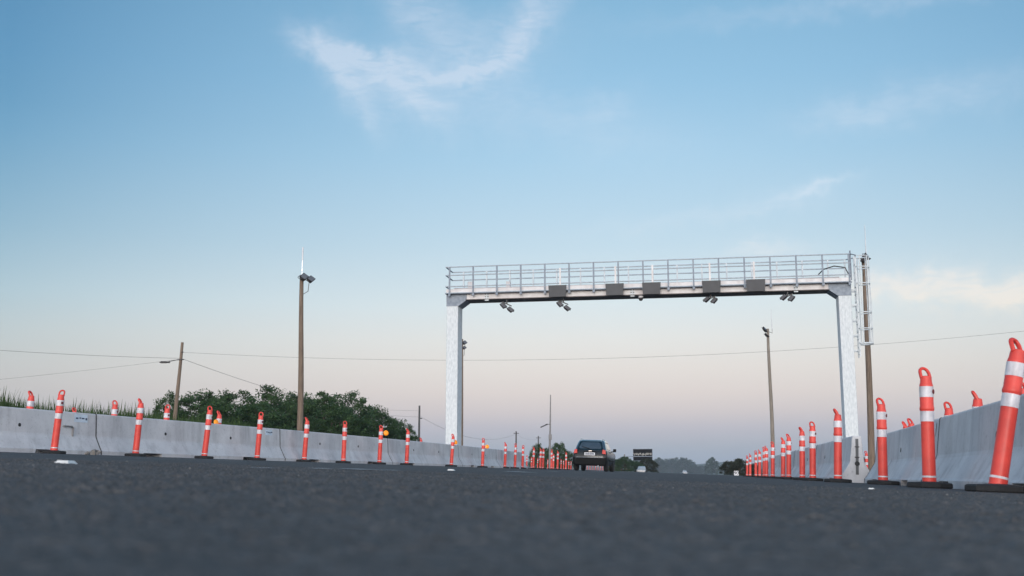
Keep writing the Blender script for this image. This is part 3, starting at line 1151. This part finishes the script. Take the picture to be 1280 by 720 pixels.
# slim grey street light in the far median
base = stand(687.3, 128)
top = at(688.2, 493.5, 128) - base
r6_ = tag(empty('street_light', loc=base - Vector((0, 0, .05))), 'slim grey street light pole with side arm standing among the far delineators', 'street light')
zt = top.z + .05
MB().tube([(0, 0, 0), (.02, 0, 3.8), (.06, 0, 4.3), (top.x, 0, zt)], [.145, .12, .10, .05], 10).build('pole', M['polegrey'], r6_, True)
b = MB()
b.box((.06, -.12, 3.75), (.36, .24, .62), None, .03)
b.build('control_box', M['polegrey'], r6_)
zz = zt - 3.45
MB().tube([(top.x, 0, zz), (-.35, 0, zz), (-.5, 0, zz - .05)], .035, 6).build('lamp_arm', M['darksteel'], r6_)
b = MB()
b.loft([[(-.48, -.15, 0), (.48, -.15, .0), (.48, .15, .0), (-.48, .15, 0)], [(-.45, -.12, .12), (.45, -.1, .12), (.45, .1, .12), (-.45, .12, .12)]])
o = b.build('lamp_head', M['lampbody'], r6_)
o.matrix_local = Matrix.Translation((-.62, 0, zz - .24)) @ Matrix.Rotation(R(-24), 4, 'Y')

for (xb, xt, yt, Y, rr0, lab) in ((523, 524.5, 507, 135, .15, 'thin dark utility pole at the right edge of the left trees'),
                                  (644.8, 645.3, 539, 204, .16, 'small distant utility pole left of the bushes'),
                                  (672.5, 673, 545, 235, .16, 'tiny distant utility pole rising above the bushes')):
    rp_, tp_ = wood_pole('utility_pole', lab, 'utility pole', xb, xt, yt, Y, rr0, rr0 * .75, M['darksteel'], (.02, 0, 0), 'distant utility poles')
    if Y < 150:
        MB().tube([tp_ + Vector((-.0, -.1, -1.55)), tp_ + Vector((.35, -.1, -1.6))], .06, 6).build('insulator', M['darksteel'], rp_)
    else:
        MB().tube([tp_ + Vector((-.5, -.1, -.4)), tp_ + Vector((.5, -.1, -.4))], .06, 6).build('crossarm', M['darksteel'], rp_)


def wire(p, q, sag, label, r=.014):
    n = 28
    pts = [p.lerp(q, i / n) - Vector((0, 0, sag * 4 * (i / n) * (1 - i / n))) for i in range(n + 1)]
    o = MB().tube(pts, r, 5).build('power_line', M['wire'])
    tag(o, label, 'power line', 'overhead wires')


P5 = Vector(r5_.location) + t5
wire(at(-260, 415, 60), P5 + Vector((0, 0, -1.0)), .25, 'thick overhead wire running from the left picture edge to the leaning pole', .011)
wire(at(-260, 497, 66), P5 + Vector((0, 0, -1.05)), .15, 'lower faint wire rising from the left picture edge to the leaning pole', .007)
wire(P5 + Vector((.05, 0, -.62)), at(1430, 397, 62), 1.3, 'long wire crossing the sky behind the gantry from the leaning pole', .008)
wire(P5 + Vector((.05, 0, -1.02)), at(523.5, 521, 135), .9, 'wire dropping right from the leaning pole behind the trees', .012)
wire(at(440, 507, 120), at(524, 513, 135), .2, 'short faint wire arriving at the thin pole by the trees', .010)
wire(at(526, 521, 135), at(645, 542.5, 204), 1.8, 'sagging wire from the thin dark pole past the gantry column', .016)
wire(at(645, 542.5, 204), at(673, 548, 235), .6, 'distant wire between the two far small poles', .012)

# ------------------------------------------------------------------ gantry
YL = 43.6
pl = stand(566.5, YL)
zb = at(567, 378, YL).z                       # underside of the beam
Wd = 15.31
gr = empty('gantry', loc=(pl.x, pl.y, 0), rz=-ROAD_A)
tag(gr, 'white galvanised steel gantry with railed walkway spanning the whole road', 'gantry')
CW, CD = .475, .82
for i, cx in enumerate((0.0, Wd)):
    wx = cx * CA + pl.x
    wy = pl.y - cx * SA
    z0 = zg(wx, wy) - .05
    b = MB()
    b.box((cx, 0, (z0 + zb - .20) / 2), (CW, CD, zb - .20 - z0), None, .025)
    b.build('column', M['galv'], gr)
    s = 1 if i == 0 else -1
    # corner block with an inner haunch
    xo, xi = cx - s * CW / 2 * 1.04, cx + s * CW / 2 * 1.04
    prof = [(xo, zb - .22), (xi, zb - .22), (xi + s * .34, zb + .02), (xi + s * .34, zb + .26), (xo, zb + .26)]
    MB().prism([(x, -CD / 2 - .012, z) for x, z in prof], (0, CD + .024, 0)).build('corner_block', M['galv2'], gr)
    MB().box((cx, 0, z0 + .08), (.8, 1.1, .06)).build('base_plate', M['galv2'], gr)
bx0, bx1 = CW / 2 * 1.04 + .30, Wd - CW / 2 * 1.04 - .30
MB().box(((bx0 + bx1) / 2, 0, zb + .145), (bx1 - bx0, CD - .02, .22), None, .01).build('beam', M['wsteel'], gr)
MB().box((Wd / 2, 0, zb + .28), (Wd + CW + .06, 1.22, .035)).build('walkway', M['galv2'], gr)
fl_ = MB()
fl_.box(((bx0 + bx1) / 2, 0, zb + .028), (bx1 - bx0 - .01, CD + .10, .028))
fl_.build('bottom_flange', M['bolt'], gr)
for px in (613, 800, 997):
    t = (px - 567) / (1053 - 567)
    x = Wd * t * (1.0 - .02 * (1 - t))
    sp_ = MB().box((x, -CD / 2 - .012, zb + .12), (.16, .04, .31)).build('splice_plate', M['galv'], gr)
    for dx in (-.05, .05):
        for dz in (.0, .10, .20):
            MB().box((x + dx, -CD / 2 - .04, zb + .03 + dz), (.034, .03, .034)).build('bolt', M['bolt'], sp_)
zd = zb + .30
RX0, RX1 = -CW / 2, Wd + CW / 2
npost = 17
for (yy, nm) in ((-.58, 'front'), (.58, 'rear')):
    for z in (1.06, .72, .26):
        MB().tube([(RX0, yy, zd + z), (RX1, yy, zd + z)], .025, 8).build('handrail', M['rail'], gr, True)
    for k in range(npost):
        x = RX0 + .15 + (RX1 - RX0 - .2) * k / (npost - 1) + (.33 if yy > 0 and k < npost - 1 else 0)
        b = MB()
        b.box((x, yy, zd + .48), (.058, .06, 1.16))
        if yy < 0:
            b.box((x, yy, zd - .09), (.09, .07, .10))
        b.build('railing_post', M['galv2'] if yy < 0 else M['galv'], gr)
    MB().box((Wd / 2, yy + (.035 if yy < 0 else -.035), zd + .085), (RX1 - RX0, .008, .13)).build('toe_board', M['wsteel'], gr)
for xx in (RX0,):
    for z in (1.06, .72, .26):
        MB().tube([(xx, -.58, zd + z), (xx, .58, zd + z)], .026, 8).build('handrail', M['galv2'], gr, True)
# conduit along the deck and a loop of cable at the right end
MB().tube([(RX0 + .3, -.36, zd + .20), (Wd * .5, -.36, zd + .17), (RX1 - .4, -.36, zd + .2)], .03, 8).build('conduit', M['wsteel'], gr)
MB().tube([(Wd - .95, -.5, zd + .30), (Wd - .75, -.5, zd + .5), (Wd - .35, -.5, zd + .62), (Wd + .05, -.5, zd + .55), (Wd + .16, -.5, zd + .3)], .022, 8).build('cable', M['cable'], gr)
# cabinets on the deck
MB().box((.62, .2, zd + .32), (.22, .2, .5), None, .02).build('junction_box', M['wsteel'], gr)
MB().box((2.2, .2, zd + .32), (.18, .2, .42), None, .02).build('junction_box', M['wsteel'], gr)

# caged ladder on the outside of the right column
lx = Wd + CW / 2 + .24
zt_, zl_ = zd + 1.1, zb - 2.55
ly0, ly1 = -.21, .21
ladder = empty('ladder')
ladder.parent = gr
for y in (ly0, ly1):
    MB().box((lx, y, (zt_ + zl_) / 2), (.055, .03, zt_ - zl_)).build('side_rail', M['galv'], ladder)
z = zl_ + .12
while z < zt_ - .1:
    MB().tube([(lx, ly0, z), (lx, ly1, z)], .016, 6).build('rung', M['galv'], ladder)
    z += .29
for z in [zl_ + .25 + .58 * i for i in range(5)]:
    for y in (ly0, ly1):
        MB().box(((lx + Wd + CW / 2) / 2, y, z), (lx - Wd - CW / 2, .03, .05)).build('standoff', M['galv'], ladder)
hoops = [zd + 1.05, zd + .62, zd - .02, zb - .84, zb - 1.46, zb - 2.03]


def hoop(ang):
    a = R(ang)
    return lx + .02 + .50 * max(0.0, math.cos(a)) ** .8, .30 * math.sin(a)


for i, z in enumerate(hoops):
    pts = [(lx, ly0, z)] + [(*hoop(-90 + 180 * q / 14), z) for q in range(15)] + [(lx, ly1, z)]
    MB().tube(pts, .034 if i == 5 else .022, 6).build('cage_hoop', M['galv'], ladder)
for ang in (-80, -40, 0, 40, 80):
    x, y = hoop(ang)
    MB().tube([(x, y, hoops[0]), (x, y, hoops[-1])], .020, 6).build('cage_bar', M['galv'], ladder)
# short rails from the walkway to the ladder
MB().tube([(RX1, -.58, zd + 1.06), (lx, -.3, zd + 1.06)], .022, 6).build('handrail', M['galv2'], gr)
MB().tube([(RX1, .58, zd + 1.06), (lx, .3, zd + 1.06)], .022, 6).build('handrail', M['galv2'], gr)
MB().tube([(RX1 + .02, -.5, zd + .05), (RX1 + .02, -.5, zd + 1.2)], .03, 6).build('railing_post', M['galv2'], gr)

GM = Matrix.Translation((pl.x, pl.y, 0)) @ Matrix.Rotation(-ROAD_A, 4, 'Z')


def gx(px):
    """distance along the gantry for photo column px"""
    lo, hi = -1.0, Wd + 1.0
    for _ in range(40):
        mid = (lo + hi) / 2
        p = GM @ Vector((mid, -.7, zb))
        D = p.y * math.cos(TILT) + (p.z - CAMZ) * math.sin(TILT)
        if 640 + FPX * p.x / D < px:
            lo = mid
        else:
            hi = mid
    return lo


# five flat antennas on the front of the beam
al = ['leftmost dark flat antenna panel on the gantry, above a pair of floodlights', 'second dark flat antenna panel from the left on the gantry beam',
      'middle one of the five dark flat antenna panels, beside the small dome camera', 'fourth dark flat antenna panel, above the third pair of floodlights',
      'rightmost dark flat antenna panel on the gantry beam']
for px, mx, lab in zip((697, 768.5, 814.5, 889.5, 945), (700, 769.5, 816, 888, 943.5), al):
    x = gx(px)
    root = empty('antenna_panel', GM @ Matrix.Translation((x, -.76, zb + .22)))
    tag(root, lab, 'antenna', 'flat antennas on the gantry')
    b = MB()
    b.loft([[(-.33, -.04, -.235), (.33, -.04, -.235), (.36, .0, .235), (-.36, .0, .235)], [(-.33, .03, -.235), (.33, .03, -.235), (.36, .07, .235), (-.36, .07, .235)]])
    b.build('panel', M['panel'], root)
    MB().box((gx(mx) - x, .14, .45), (.07, .05, 1.0)).build('mast', M['wsteel'], root)
    MB().box((0, .20, .0), (.30, .30, .05)).build('bracket', M['galv2'], root)

# four pairs of floodlights and a dome camera hanging from the beam
fl2 = ['leftmost pair of dark floodlights hanging under the gantry beam', 'pair of dark floodlights under the leftmost antenna panel of the gantry',
       'pair of dark floodlights hanging under the fourth antenna panel', 'rightmost pair of dark floodlights hanging under the gantry beam']
for i, (px, lab) in enumerate(zip((632, 703, 888, 985), fl2)):
    x = gx(px)
    root = empty('floodlight_pair', GM @ Matrix.Translation((x, -.42, zb - .02)))
    tag(root, lab, 'floodlights', 'floodlights under the gantry')
    MB().tube([(0, 0, 0), (0, 0, -.16)], .03, 6).box((0, 0, -.17), (.42, .05, .04), Matrix.Rotation(R(25 if i < 2 else -25), 3, 'Y')).build('bracket', M['darksteel'], root)
    s = 1 if i < 2 else -1
    head(root, rotm((-.13 * s, -.04, -.28 + (.05 if s > 0 else .03)), 25 * s, -30, 58 * s), s=.64)
    head(root, rotm((.16 * s, -.04, -.40 if s > 0 else -.20), 30 * s, -35, 52 * s), s=.64)
root = empty('dome_camera', GM @ Matrix.Translation((gx(800.5), -.45, zb - .02)))
tag(root, 'small dark dome camera hanging under the gantry between two antenna panels', 'camera')
MB().lathe([(.09, 0), (.09, -.07), (.06, -.09)], 14).build('housing', M['wsteel'], root)
MB().lathe([(.085, -.09), (.082, -.14), (.055, -.185), (.01, -.20)], 14).build('dome', M['lampbody'], root, True)

# ------------------------------------------------------------------ cars
def make_car(name, label, paint, group=None, sheen_paint=None):
    root = empty(name, Matrix.Identity(4))
    tag(root, label, 'car', group)

    def ring(z, y0, y1, hw, cr=.22):
        pts = []
        for (cx, cy, a0) in ((hw - cr, y1 - cr, 0), (-hw + cr, y1 - cr, 90), (-hw + cr, y0 + cr, 180), (hw - cr, y0 + cr, 270)):
            for q in range(5):
                a = R(a0 + 90 * q / 4)
                pts.append(Vector((cx + cr * math.cos(a), cy + cr * math.sin(a), z)))
        return pts
    lv = [(.30, .16, 4.20, .78), (.38, .03, 4.33, .84), (.62, .0, 4.38, .875), (.80, .03, 4.36, .88), (.93, .07, 4.26, .865),
          (1.00, .10, 3.35, .84), (1.04, .12, 3.10, .82)]
    b = MB()
    b.loft([ring(*l) for l in lv])
    b.build('body', paint, root, True)
    cab = [(1.035, .13, 3.05, .80, .24), (1.20, .22, 2.85, .765, .26), (1.42, .38, 2.45, .70, .28), (1.54, .50, 2.15, .655, .30), (1.585, .62, 1.95, .60, .32)]
    b = MB()
    b.loft([ring(*l) for l in cab])
    b.build('cabin', sheen_paint or paint, root, True)

    def cabp(z):
        for a, c in zip(cab, cab[1:]):
            if a[0] <= z <= c[0]:
                t = (z - a[0]) / (c[0] - a[0])
                return [a[i] + (c[i] - a[i]) * t for i in range(4)]
    # rear window, wraps a little, slightly proud of the hatch
    za, zc = 1.06, 1.50
    A, C_ = cabp(za), cabp(zc)
    b = MB()
    b.loft([[(-A[3] + .11, A[1] - .012, za), (A[3] - .11, A[1] - .012, za), (C_[3] - .13, C_[1] - .012, zc), (-C_[3] + .13, C_[1] - .012, zc)],
            [(-A[3] + .11, A[1] + .02, za), (A[3] - .11, A[1] + .02, za), (C_[3] - .13, C_[1] + .02, zc), (-C_[3] + .13, C_[1] + .02, zc)]])
    rw = b.build('rear_window', M['glass'], root)
    MB().tube([(.05, A[1] - .03, 1.08), (-.05, A[1] + .02, 1.14), (-.42, A[1] + .06, 1.24)], .012, 6).build('wiper', M['plastic'], rw)
    for s in (-1, 1):
        for (y0, y1, y2, y3) in ((.62, 1.38, 1.34, .78), (1.46, 2.45, 2.10, 1.42)):
            a_, c_ = cabp(1.08), cabp(1.48)
            q = [(s * (a_[3] + .004), y0, 1.08), (s * (a_[3] + .004), y1, 1.08), (s * (c_[3] + .006), y2, 1.48), (s * (c_[3] + .006), y3, 1.48)]
            MB().prism(q, (-s * .03, 0, 0)).build('side_window', M['glass'], root)
        # tail lamp wraps round the corner
        b = MB()
        b.loft([[(s * .64, .085, .90), (s * .82, .11, .88), (s * .80, .13, 1.06), (s * .66, .11, 1.08)],
                [(s * .64, -.005, .89), (s * .82, .035, .87), (s * .79, .06, 1.07), (s * .65, .035, 1.09)]])
        b.build('tail_light', M['tail'], root)
        # door mirror
        b = MB()
        b.loft([[(s * .90, 2.55, 1.02), (s * 1.08, 2.55, 1.03), (s * 1.08, 2.55, 1.19), (s * .92, 2.55, 1.19)], [(s * .92, 2.70, 1.04), (s * 1.06, 2.68, 1.05), (s * 1.06, 2.68, 1.17), (s * .93, 2.70, 1.17)]])
        b.box((s * .86, 2.62, 1.04), (.14, .05, .04))
        b.build('door_mirror', M['plastic'], root)
        MB().tube([(s * .56, .68, 1.60), (s * .57, .85, 1.63), (s * .56, 1.8, 1.62), (s * .54, 1.95, 1.58)], .018, 6).build('roof_rail', M['chrome'], root)
        for y in (.82, 3.46):
            wl = MB()
            wl.lathe([(.20, -.10), (.30, -.105), (.33, -.07), (.33, .07), (.30, .105), (.20, .10)], 22)
            t = wl.build('wheel', M['rubber'], root, True)
            t.matrix_local = Matrix.Translation((s * .765, y, .325)) @ Matrix.Rotation(R(90 * s), 4, 'Y')
            MB().lathe([(.205, .085), (.205, .10), (.17, .07), (.05, .085), (.03, .09)], 16).build('rim', M['chrome'], t, True)
        MB().box((s * .872, 2.1, .55), (.02, 1.9, .08)).build('side_moulding', M['plastic'], root)
    b = MB()
    b.loft([ring(.27, .05, .5, .80, .16), ring(.33, -.05, .55, .85, .18), ring(.56, -.08, .55, .875, .18), ring(.67, -.06, .5, .87, .18)])
    b.build('rear_bumper', M['plastic'], root, True)
    MB().box((0, -.07, .685), (1.40, .05, .014)).build('bumper_trim', M['galv2'], root)
    MB().box((0, .02, .86), (.54, .03, .15), None, .01).build('license_plate', M['plate'], root)
    pr = MB()
    xx = -.21
    for i, ww in enumerate((.045, .04, .05, .03, .05, .04, .045)):
        pr.box((xx + ww / 2, .002, .86), (ww, .006, .08))
        xx += ww + (.018 if i != 2 else .03)
    pl_ = pr.build('plate_print', M['ink'], root)
    MB().box((0, .03, .975), (.62, .05, .05)).build('hatch_handle', M['plastic'], root)
    MB().box((.02, .065, 1.015), (.16, .02, .025)).build('badge', M['chrome'], root)
    MB().tube([(.45, -.04, .27), (.45, .3, .28)], .035, 8).build('exhaust', M['chrome'], root)
    return root


car = make_car('hatchback_car', 'black hatchback car seen from behind with red tail lights, driving away under the gantry', M['carpaint'], sheen_paint=M['carsheen'])
cp = stand(736.5, 55.5)
car.matrix_world = on_road((cp.x, cp.y, cp.z), -math.degrees(ROAD_A) - 1.5)

wc = make_car('distant_car', 'tiny white car in front of the trees below the dark message board', M['whitecar'], 'distant white cars')
cp = stand(802.5, 215)
wc.matrix_world = on_road((cp.x, cp.y, cp.z - .45), 170)
w2 = copy_tree(wc)
cp = stand(855.5, 430)
w2.matrix_world = on_road((cp.x, cp.y, cp.z - .4), 175)
w2['label'] = 'tiny far white car before the hazy wood, halfway between board and round tree'

# far message board on a cantilever
base = stand(786, 250)
ms = empty('message_board', loc=(base.x, base.y, base.z - .05), rz=-ROAD_A)
tag(ms, 'dark square message board with pale frame on a cantilever arm above the far trees', 'message board')
bl, tr_ = at(791.8, 575.5, 250), at(815, 561.2, 250)
bw, bh = (tr_ - bl).x, (tr_ - bl).z
ox, oz = bl.x - base.x, bl.z - base.z
MB().box((ox + bw / 2, 0, oz + bh / 2), (bw, .35, bh)).build('board', M['boardblack'], ms)
fr = MB()
fr.box((ox + bw / 2, -.2, oz + bh + .03), (bw + .16, .14, .09)).box((ox - .04, -.2, oz + bh / 2), (.08, .14, bh)).box((ox + bw + .04, -.2, oz + bh / 2), (.08, .14, bh))
fr.build('frame', M['galv2'], ms)
ar = MB()
ar.tube([(-.9, -.25, oz + bh * .36), (ox + bw, -.25, oz + bh * .36)], .08, 6)
ar.build('arm', M['galv2'], ms)
MB().tube([(-.9, 0, 0), (-.9, 0, oz + bh * .55)], [.20, .14], 10).build('post', M['polegrey'], ms)
tx = MB()
rr = random.Random(2)
xx = ox + .2
while xx < ox + bw - .35:
    ww = rr.uniform(.18, .34)
    for s in range(2):
        tx.box((xx + ww * s * .6, -.19, oz + bh * .56 + rr.uniform(-.10, .10)), (.11, .04, .52), Matrix.Rotation(rr.uniform(-.9, .9), 3, 'Y'))
    xx += ww * 1.5
tx.build('lettering', M['boardtext'], ms)

# small white square sign with black figures standing low on the far shoulder
sp = stand(920.5, 150)
sg = empty('road_sign', loc=sp, rz=-ROAD_A)
tag(sg, 'small low white sign with black figures on the far right shoulder before the bush', 'road sign')
MB().box((0, 0, .34), (.62, .03, .62), None, .01).box((-.2, .03, .05), (.04, .04, .2)).box((.2, .03, .05), (.04, .04, .2)).build('sign_panel', M['plate'], sg)
cu = bpy.data.curves.new('figures', 'FONT')
cu.body = '90'
cu.size = .62
cu.align_x = 'CENTER'
cu.align_y = 'CENTER'
cu.extrude = .004
tmp = bpy.data.objects.new('tmp', cu)
COL.objects.link(tmp)
dg = bpy.context.evaluated_depsgraph_get()
me = bpy.data.meshes.new_from_object(tmp.evaluated_get(dg))
bpy.data.objects.remove(tmp, do_unlink=True)
me.materials.clear()
me.materials.append(M['boardblack'])
fo = bpy.data.objects.new('figures', me)
COL.objects.link(fo)
fo.parent = sg
fo.matrix_local = Matrix.Translation((0, -.021, .34)) @ Matrix.Rotation(R(90), 4, 'X')


# ------------------------------------------------------------------ trees and grass
def tree_parts(seed, nclump, nleaf, leaf, flat=.45, low=1.0):
    """unit tree about 6 m tall and 6.5 m wide: trunk+limbs mesh and a crown of leaf faces"""
    rr = random.Random(seed)
    tb = MB()
    tb.tube([(0, 0, 0), (.05, .03, .9), (-.04, .05, 1.8), (.1, 0, 2.9)], [.20, .15, .12, .06], 8)
    clumps = []
    for i in range(nclump):
        a = rr.uniform(0, 2 * math.pi)
        rad = 3.1 * math.sqrt(rr.random())
        ztop = 5.6 * (1 - .55 * (rad / 3.2) ** 2.2)
        z = rr.uniform(low + .25 * low * rad, ztop) if rr.random() < .6 else ztop * rr.uniform(.9, 1.05)
        c = Vector((rad * math.cos(a), rad * math.sin(a), z))
        clumps.append((c, rr.uniform(.45, .95)))
    for k, (c, s) in enumerate(clumps[:16]):
        st_ = Vector((0, 0, rr.uniform(1.2, 2.7)))
        mid = st_.lerp(c, .55) + Vector((rr.uniform(-.2, .2), rr.uniform(-.2, .2), .25))
        tb.tube([st_, mid, c], [.07, .045, .014], 5)
    vs, fs = [], []
    for (c, s) in clumps:
        tilt = Matrix.Rotation(rr.uniform(-.35, .35), 3, 'X') @ Matrix.Rotation(rr.uniform(-.35, .35), 3, 'Y')
        for _ in range(nleaf):
            q = Vector((rr.gauss(0, 1), rr.gauss(0, 1), rr.gauss(0, 1)))
            q.normalize()
            q *= s * rr.random() ** .45
            q.z *= flat
            p = c + tilt @ q
            n = Vector((rr.gauss(0, .55), rr.gauss(0, .55), 1)).normalized()
            t1_ = n.orthogonal().normalized()
            t1_ = Matrix.Rotation(rr.uniform(0, 6.28), 3, n) @ t1_
            t2_ = n.cross(t1_)
            l = leaf * rr.uniform(.6, 1.35)
            wv = l * rr.uniform(.28, .5)
            i0 = len(vs)
            vs += [p - t1_ * l * .5, p + t2_ * wv * .5 - t1_ * .05 * l, p + t1_ * l * .5 - n * l * .12, p - t2_ * wv * .5 - t1_ * .05 * l]
            fs.append((i0, i0 + 1, i0 + 2, i0 + 3))
    me_ = bpy.data.meshes.new('crown')
    me_.from_pydata([tuple(v) for v in vs], [], fs)
    return tb, me_


def make_tree(seed, m, nclump, nleaf, leaf, flat=.45, low=1.0):
    root = empty('tree', Matrix.Identity(4))
    tb, me_ = tree_parts(seed, nclump, nleaf, leaf, flat, low)
    tb.build('trunk', M['bark'], root, True)
    me_.materials.append(m)
    c = bpy.data.objects.new('crown', me_)
    COL.objects.link(c)
    c.parent = root
    return root


PT = [make_tree(s, M['leaf'], 150, 70, .30) for s in (1, 2, 3)]
PO = [make_tree(s, M['leafolive'], 170, 60, .40, .7, .15) for s in (4, 5)]
PB = [make_tree(s, M['leaf'], 170, 60, .36, .6, .15) for s in (11, 12, 13)]
PF = [make_tree(s, M['leaffar'], 120, 55, .5, .6, .1) for s in (6, 8)]
SRC = PT + PO + PF + PB


def plant(src, x, ytop, Y, width_px, label, group, rz, name='tree', squash=None):
    base = stand(x, Y)
    top = at(x, ytop, Y)
    hgt = (top.z - base.z)
    o = copy_tree(src)
    o.name = name
    sx = width_px / FPX * Y / 6.6
    o.matrix_world = Matrix.Translation(base) @ Matrix.Rotation(R(rz), 4, 'Z') @ Matrix.Diagonal((sx, sx, hgt / 5.8, 1))
    tag(o, label, 'tree', group)
    return o


GT = 'trees behind the left barrier'
for i, (x, yt, Y, wp, lab) in enumerate([
        (206, 493, 84, 52, 'thin leafy green tree at the left end of the clump, around the leaning utility pole'),
        (246, 487, 88, 84, 'dense green tree just right of the leaning utility pole'),
        (293, 486, 83, 92, 'dense green tree behind the delineator with amber lamp'),
        (338, 485, 90, 84, 'dense green tree left of the tall wooden light pole'),
        (372, 490, 98, 80, 'green tree standing directly behind the tall wooden light pole'),
        (404, 488, 92, 84, 'dense green tree first right of the tall wooden light pole'),
        (437, 492, 97, 70, 'green tree third right of the light pole, where the clump starts to drop'),
        (466, 506, 104, 66, 'lower green tree behind the lamp bearing delineator'),
        (492, 522, 110, 50, 'small green tree near the right end of the clump, left of the thin pole'),
        (509, 532, 116, 34, 'smallest green bush tree beside the thin dark pole'),
        (270, 500, 76, 80, 'low green tree in front of the clump, behind the second barrier'),
        (320, 503, 78, 90, 'low green tree in front of the clump behind the second sticker'),
        (420, 506, 86, 90, 'low green tree in front of the clump right of the light pole')]):
    plant(PT[i % 3], x, yt, Y, wp, lab, GT, i * 77)
GB = 'far bushes'
for i, (x, yt, Y, wp, lab, s) in enumerate([
        (672, 556, 150, 22, 'dark loose tree far behind the cones, left of the grey street light', PB[1]),
        (685, 560, 160, 20, 'dark bush hidden behind the grey street light pole', PB[0]),
        (699, 553.5, 165, 26, 'dark round tree far behind the cones right of the grey street light', PB[2]),
        (712, 565, 170, 18, 'low dark bush just left of the black car', PB[1]),
        (781, 571, 210, 26, 'dark green tree right of the black car mirror', PB[0]),
        (768, 574, 220, 20, 'dark green bush partly behind the black car', PB[2]),
        (794, 577, 215, 22, 'dark green bush left of and below the message board', PB[1]),
        (808, 574, 225, 30, 'olive bush directly below the message board', PO[0]),
        (913, 576, 200, 26, 'olive bush left of the far right delineators', PO[1]),
        (926, 574, 190, 28, 'olive bush right behind the far right delineators', PO[0]),
        (941, 580, 195, 22, 'low olive bush hidden behind the end of the right delineator row', PO[1]),
        (1074, 570, 120, 30, 'low olive bush seen in the gap of the right barriers', PO[1])]):
    plant(s, x, yt, Y, wp, lab, GB, i * 51)
GW = 'hazy far trees'
FT = [(824, 572.5, 1519, 16), (832, 574, 1736, 16), (840, 573.5, 1627, 17), (848, 572.5, 1681, 17), (855, 572.5, 1573, 18), (862, 575, 1736, 15),
      (868, 581, 1519, 16), (876, 582, 1681, 16), (882, 584, 1627, 13), (898, 587, 1736, 16), (815, 578, 1627, 18), (905, 584, 1736, 14)]
for i, (x, yt, Y, wp) in enumerate(FT):
    if x < 886:
        plant(PF[i % 2], x, yt, Y, wp * 1.25, 'hazy blue green tree in the far wood left of the dark round tree', GW, i * 67, 'far_tree')
    else:
        plant(PF[i % 2], x, yt, Y, wp * 1.25, 'low hazy tree between the dark round tree and the olive bush', 'low hazy trees', i * 67, 'far_tree')
o = plant(PF[0], 890.5, 572, 1250, 18, 'single dark round topped hazy tree rising right of the far wood', GW, 20, 'far_tree')
for s in SRC:
    for c in list(s.children):
        bpy.data.objects.remove(c, do_unlink=True)
    bpy.data.objects.remove(s, do_unlink=True)
for c in list(PROTO0.children):
    bpy.data.objects.remove(c, do_unlink=True)
bpy.data.objects.remove(PROTO0, do_unlink=True)

# tall cane grass behind the left barrier
rr = random.Random(21)
vs, fs = [], []
for i in range(34000):
    v = rr.uniform(19, 60)
    u = -19.0 - rr.random() ** 1.6 * 7 + .6 * math.sin(v * .8)
    X, Y = u * CA + v * SA, -u * SA + v * CA
    fade = 1.0 if v < 44 else max(.15, 1 - (v - 44) / 24)
    h = rr.uniform(1.0, 1.62) * fade * (1.16 if rr.random() < .12 else 1)
    a = rr.uniform(0, 6.28)
    bx, by = math.cos(a), math.sin(a)
    ln = rr.uniform(.05, .45)
    wd = rr.uniform(.016, .034)
    z0 = zg(X, Y) - .05
    i0 = len(vs)
    vs += [(X - by * wd, Y + bx * wd, z0), (X + by * wd, Y - bx * wd, z0),
           (X + bx * ln * .3 - by * wd * .8, Y + by * ln * .3 + bx * wd * .8, z0 + h * .65), (X + bx * ln * .3 + by * wd * .8, Y + by * ln * .3 - bx * wd * .8, z0 + h * .65),
           (X + bx * ln, Y + by * ln, z0 + h)]
    fs += [(i0, i0 + 1, i0 + 3, i0 + 2), (i0 + 2, i0 + 3, i0 + 4)]
me = bpy.data.meshes.new('grass')
me.from_pydata(vs, [], fs)
me.materials.append(M['cane'])
go = bpy.data.objects.new('grass', me)
COL.objects.link(go)
tag(go, 'tall green cane like grass growing behind the left barrier', 'grass', kind='stuff')

# ------------------------------------------------------------------ haze
hz = MB()
hz.box((0, 0, 0), (7800, 7800, 80))
hm = bpy.data.materials.new('haze')
hm.use_nodes = True
t = hm.node_tree
t.nodes.remove(t.nodes['Principled BSDF'])
pv = t.nodes.new('ShaderNodeVolumePrincipled')
pv.inputs['Color'].default_value = (0.78, 0.88, 1.0, 1)
pv.inputs['Density'].default_value = 0.0002
t.links.new(pv.outputs[0], t.nodes['Material Output'].inputs['Volume'])
ho = hz.build('haze', hm)
ho.location = (0, 0, 80 / 2 - 5)
tag(ho, kind='stuff')
for o in SC.objects:
    if 'len' in o.keys():
        del o['len']
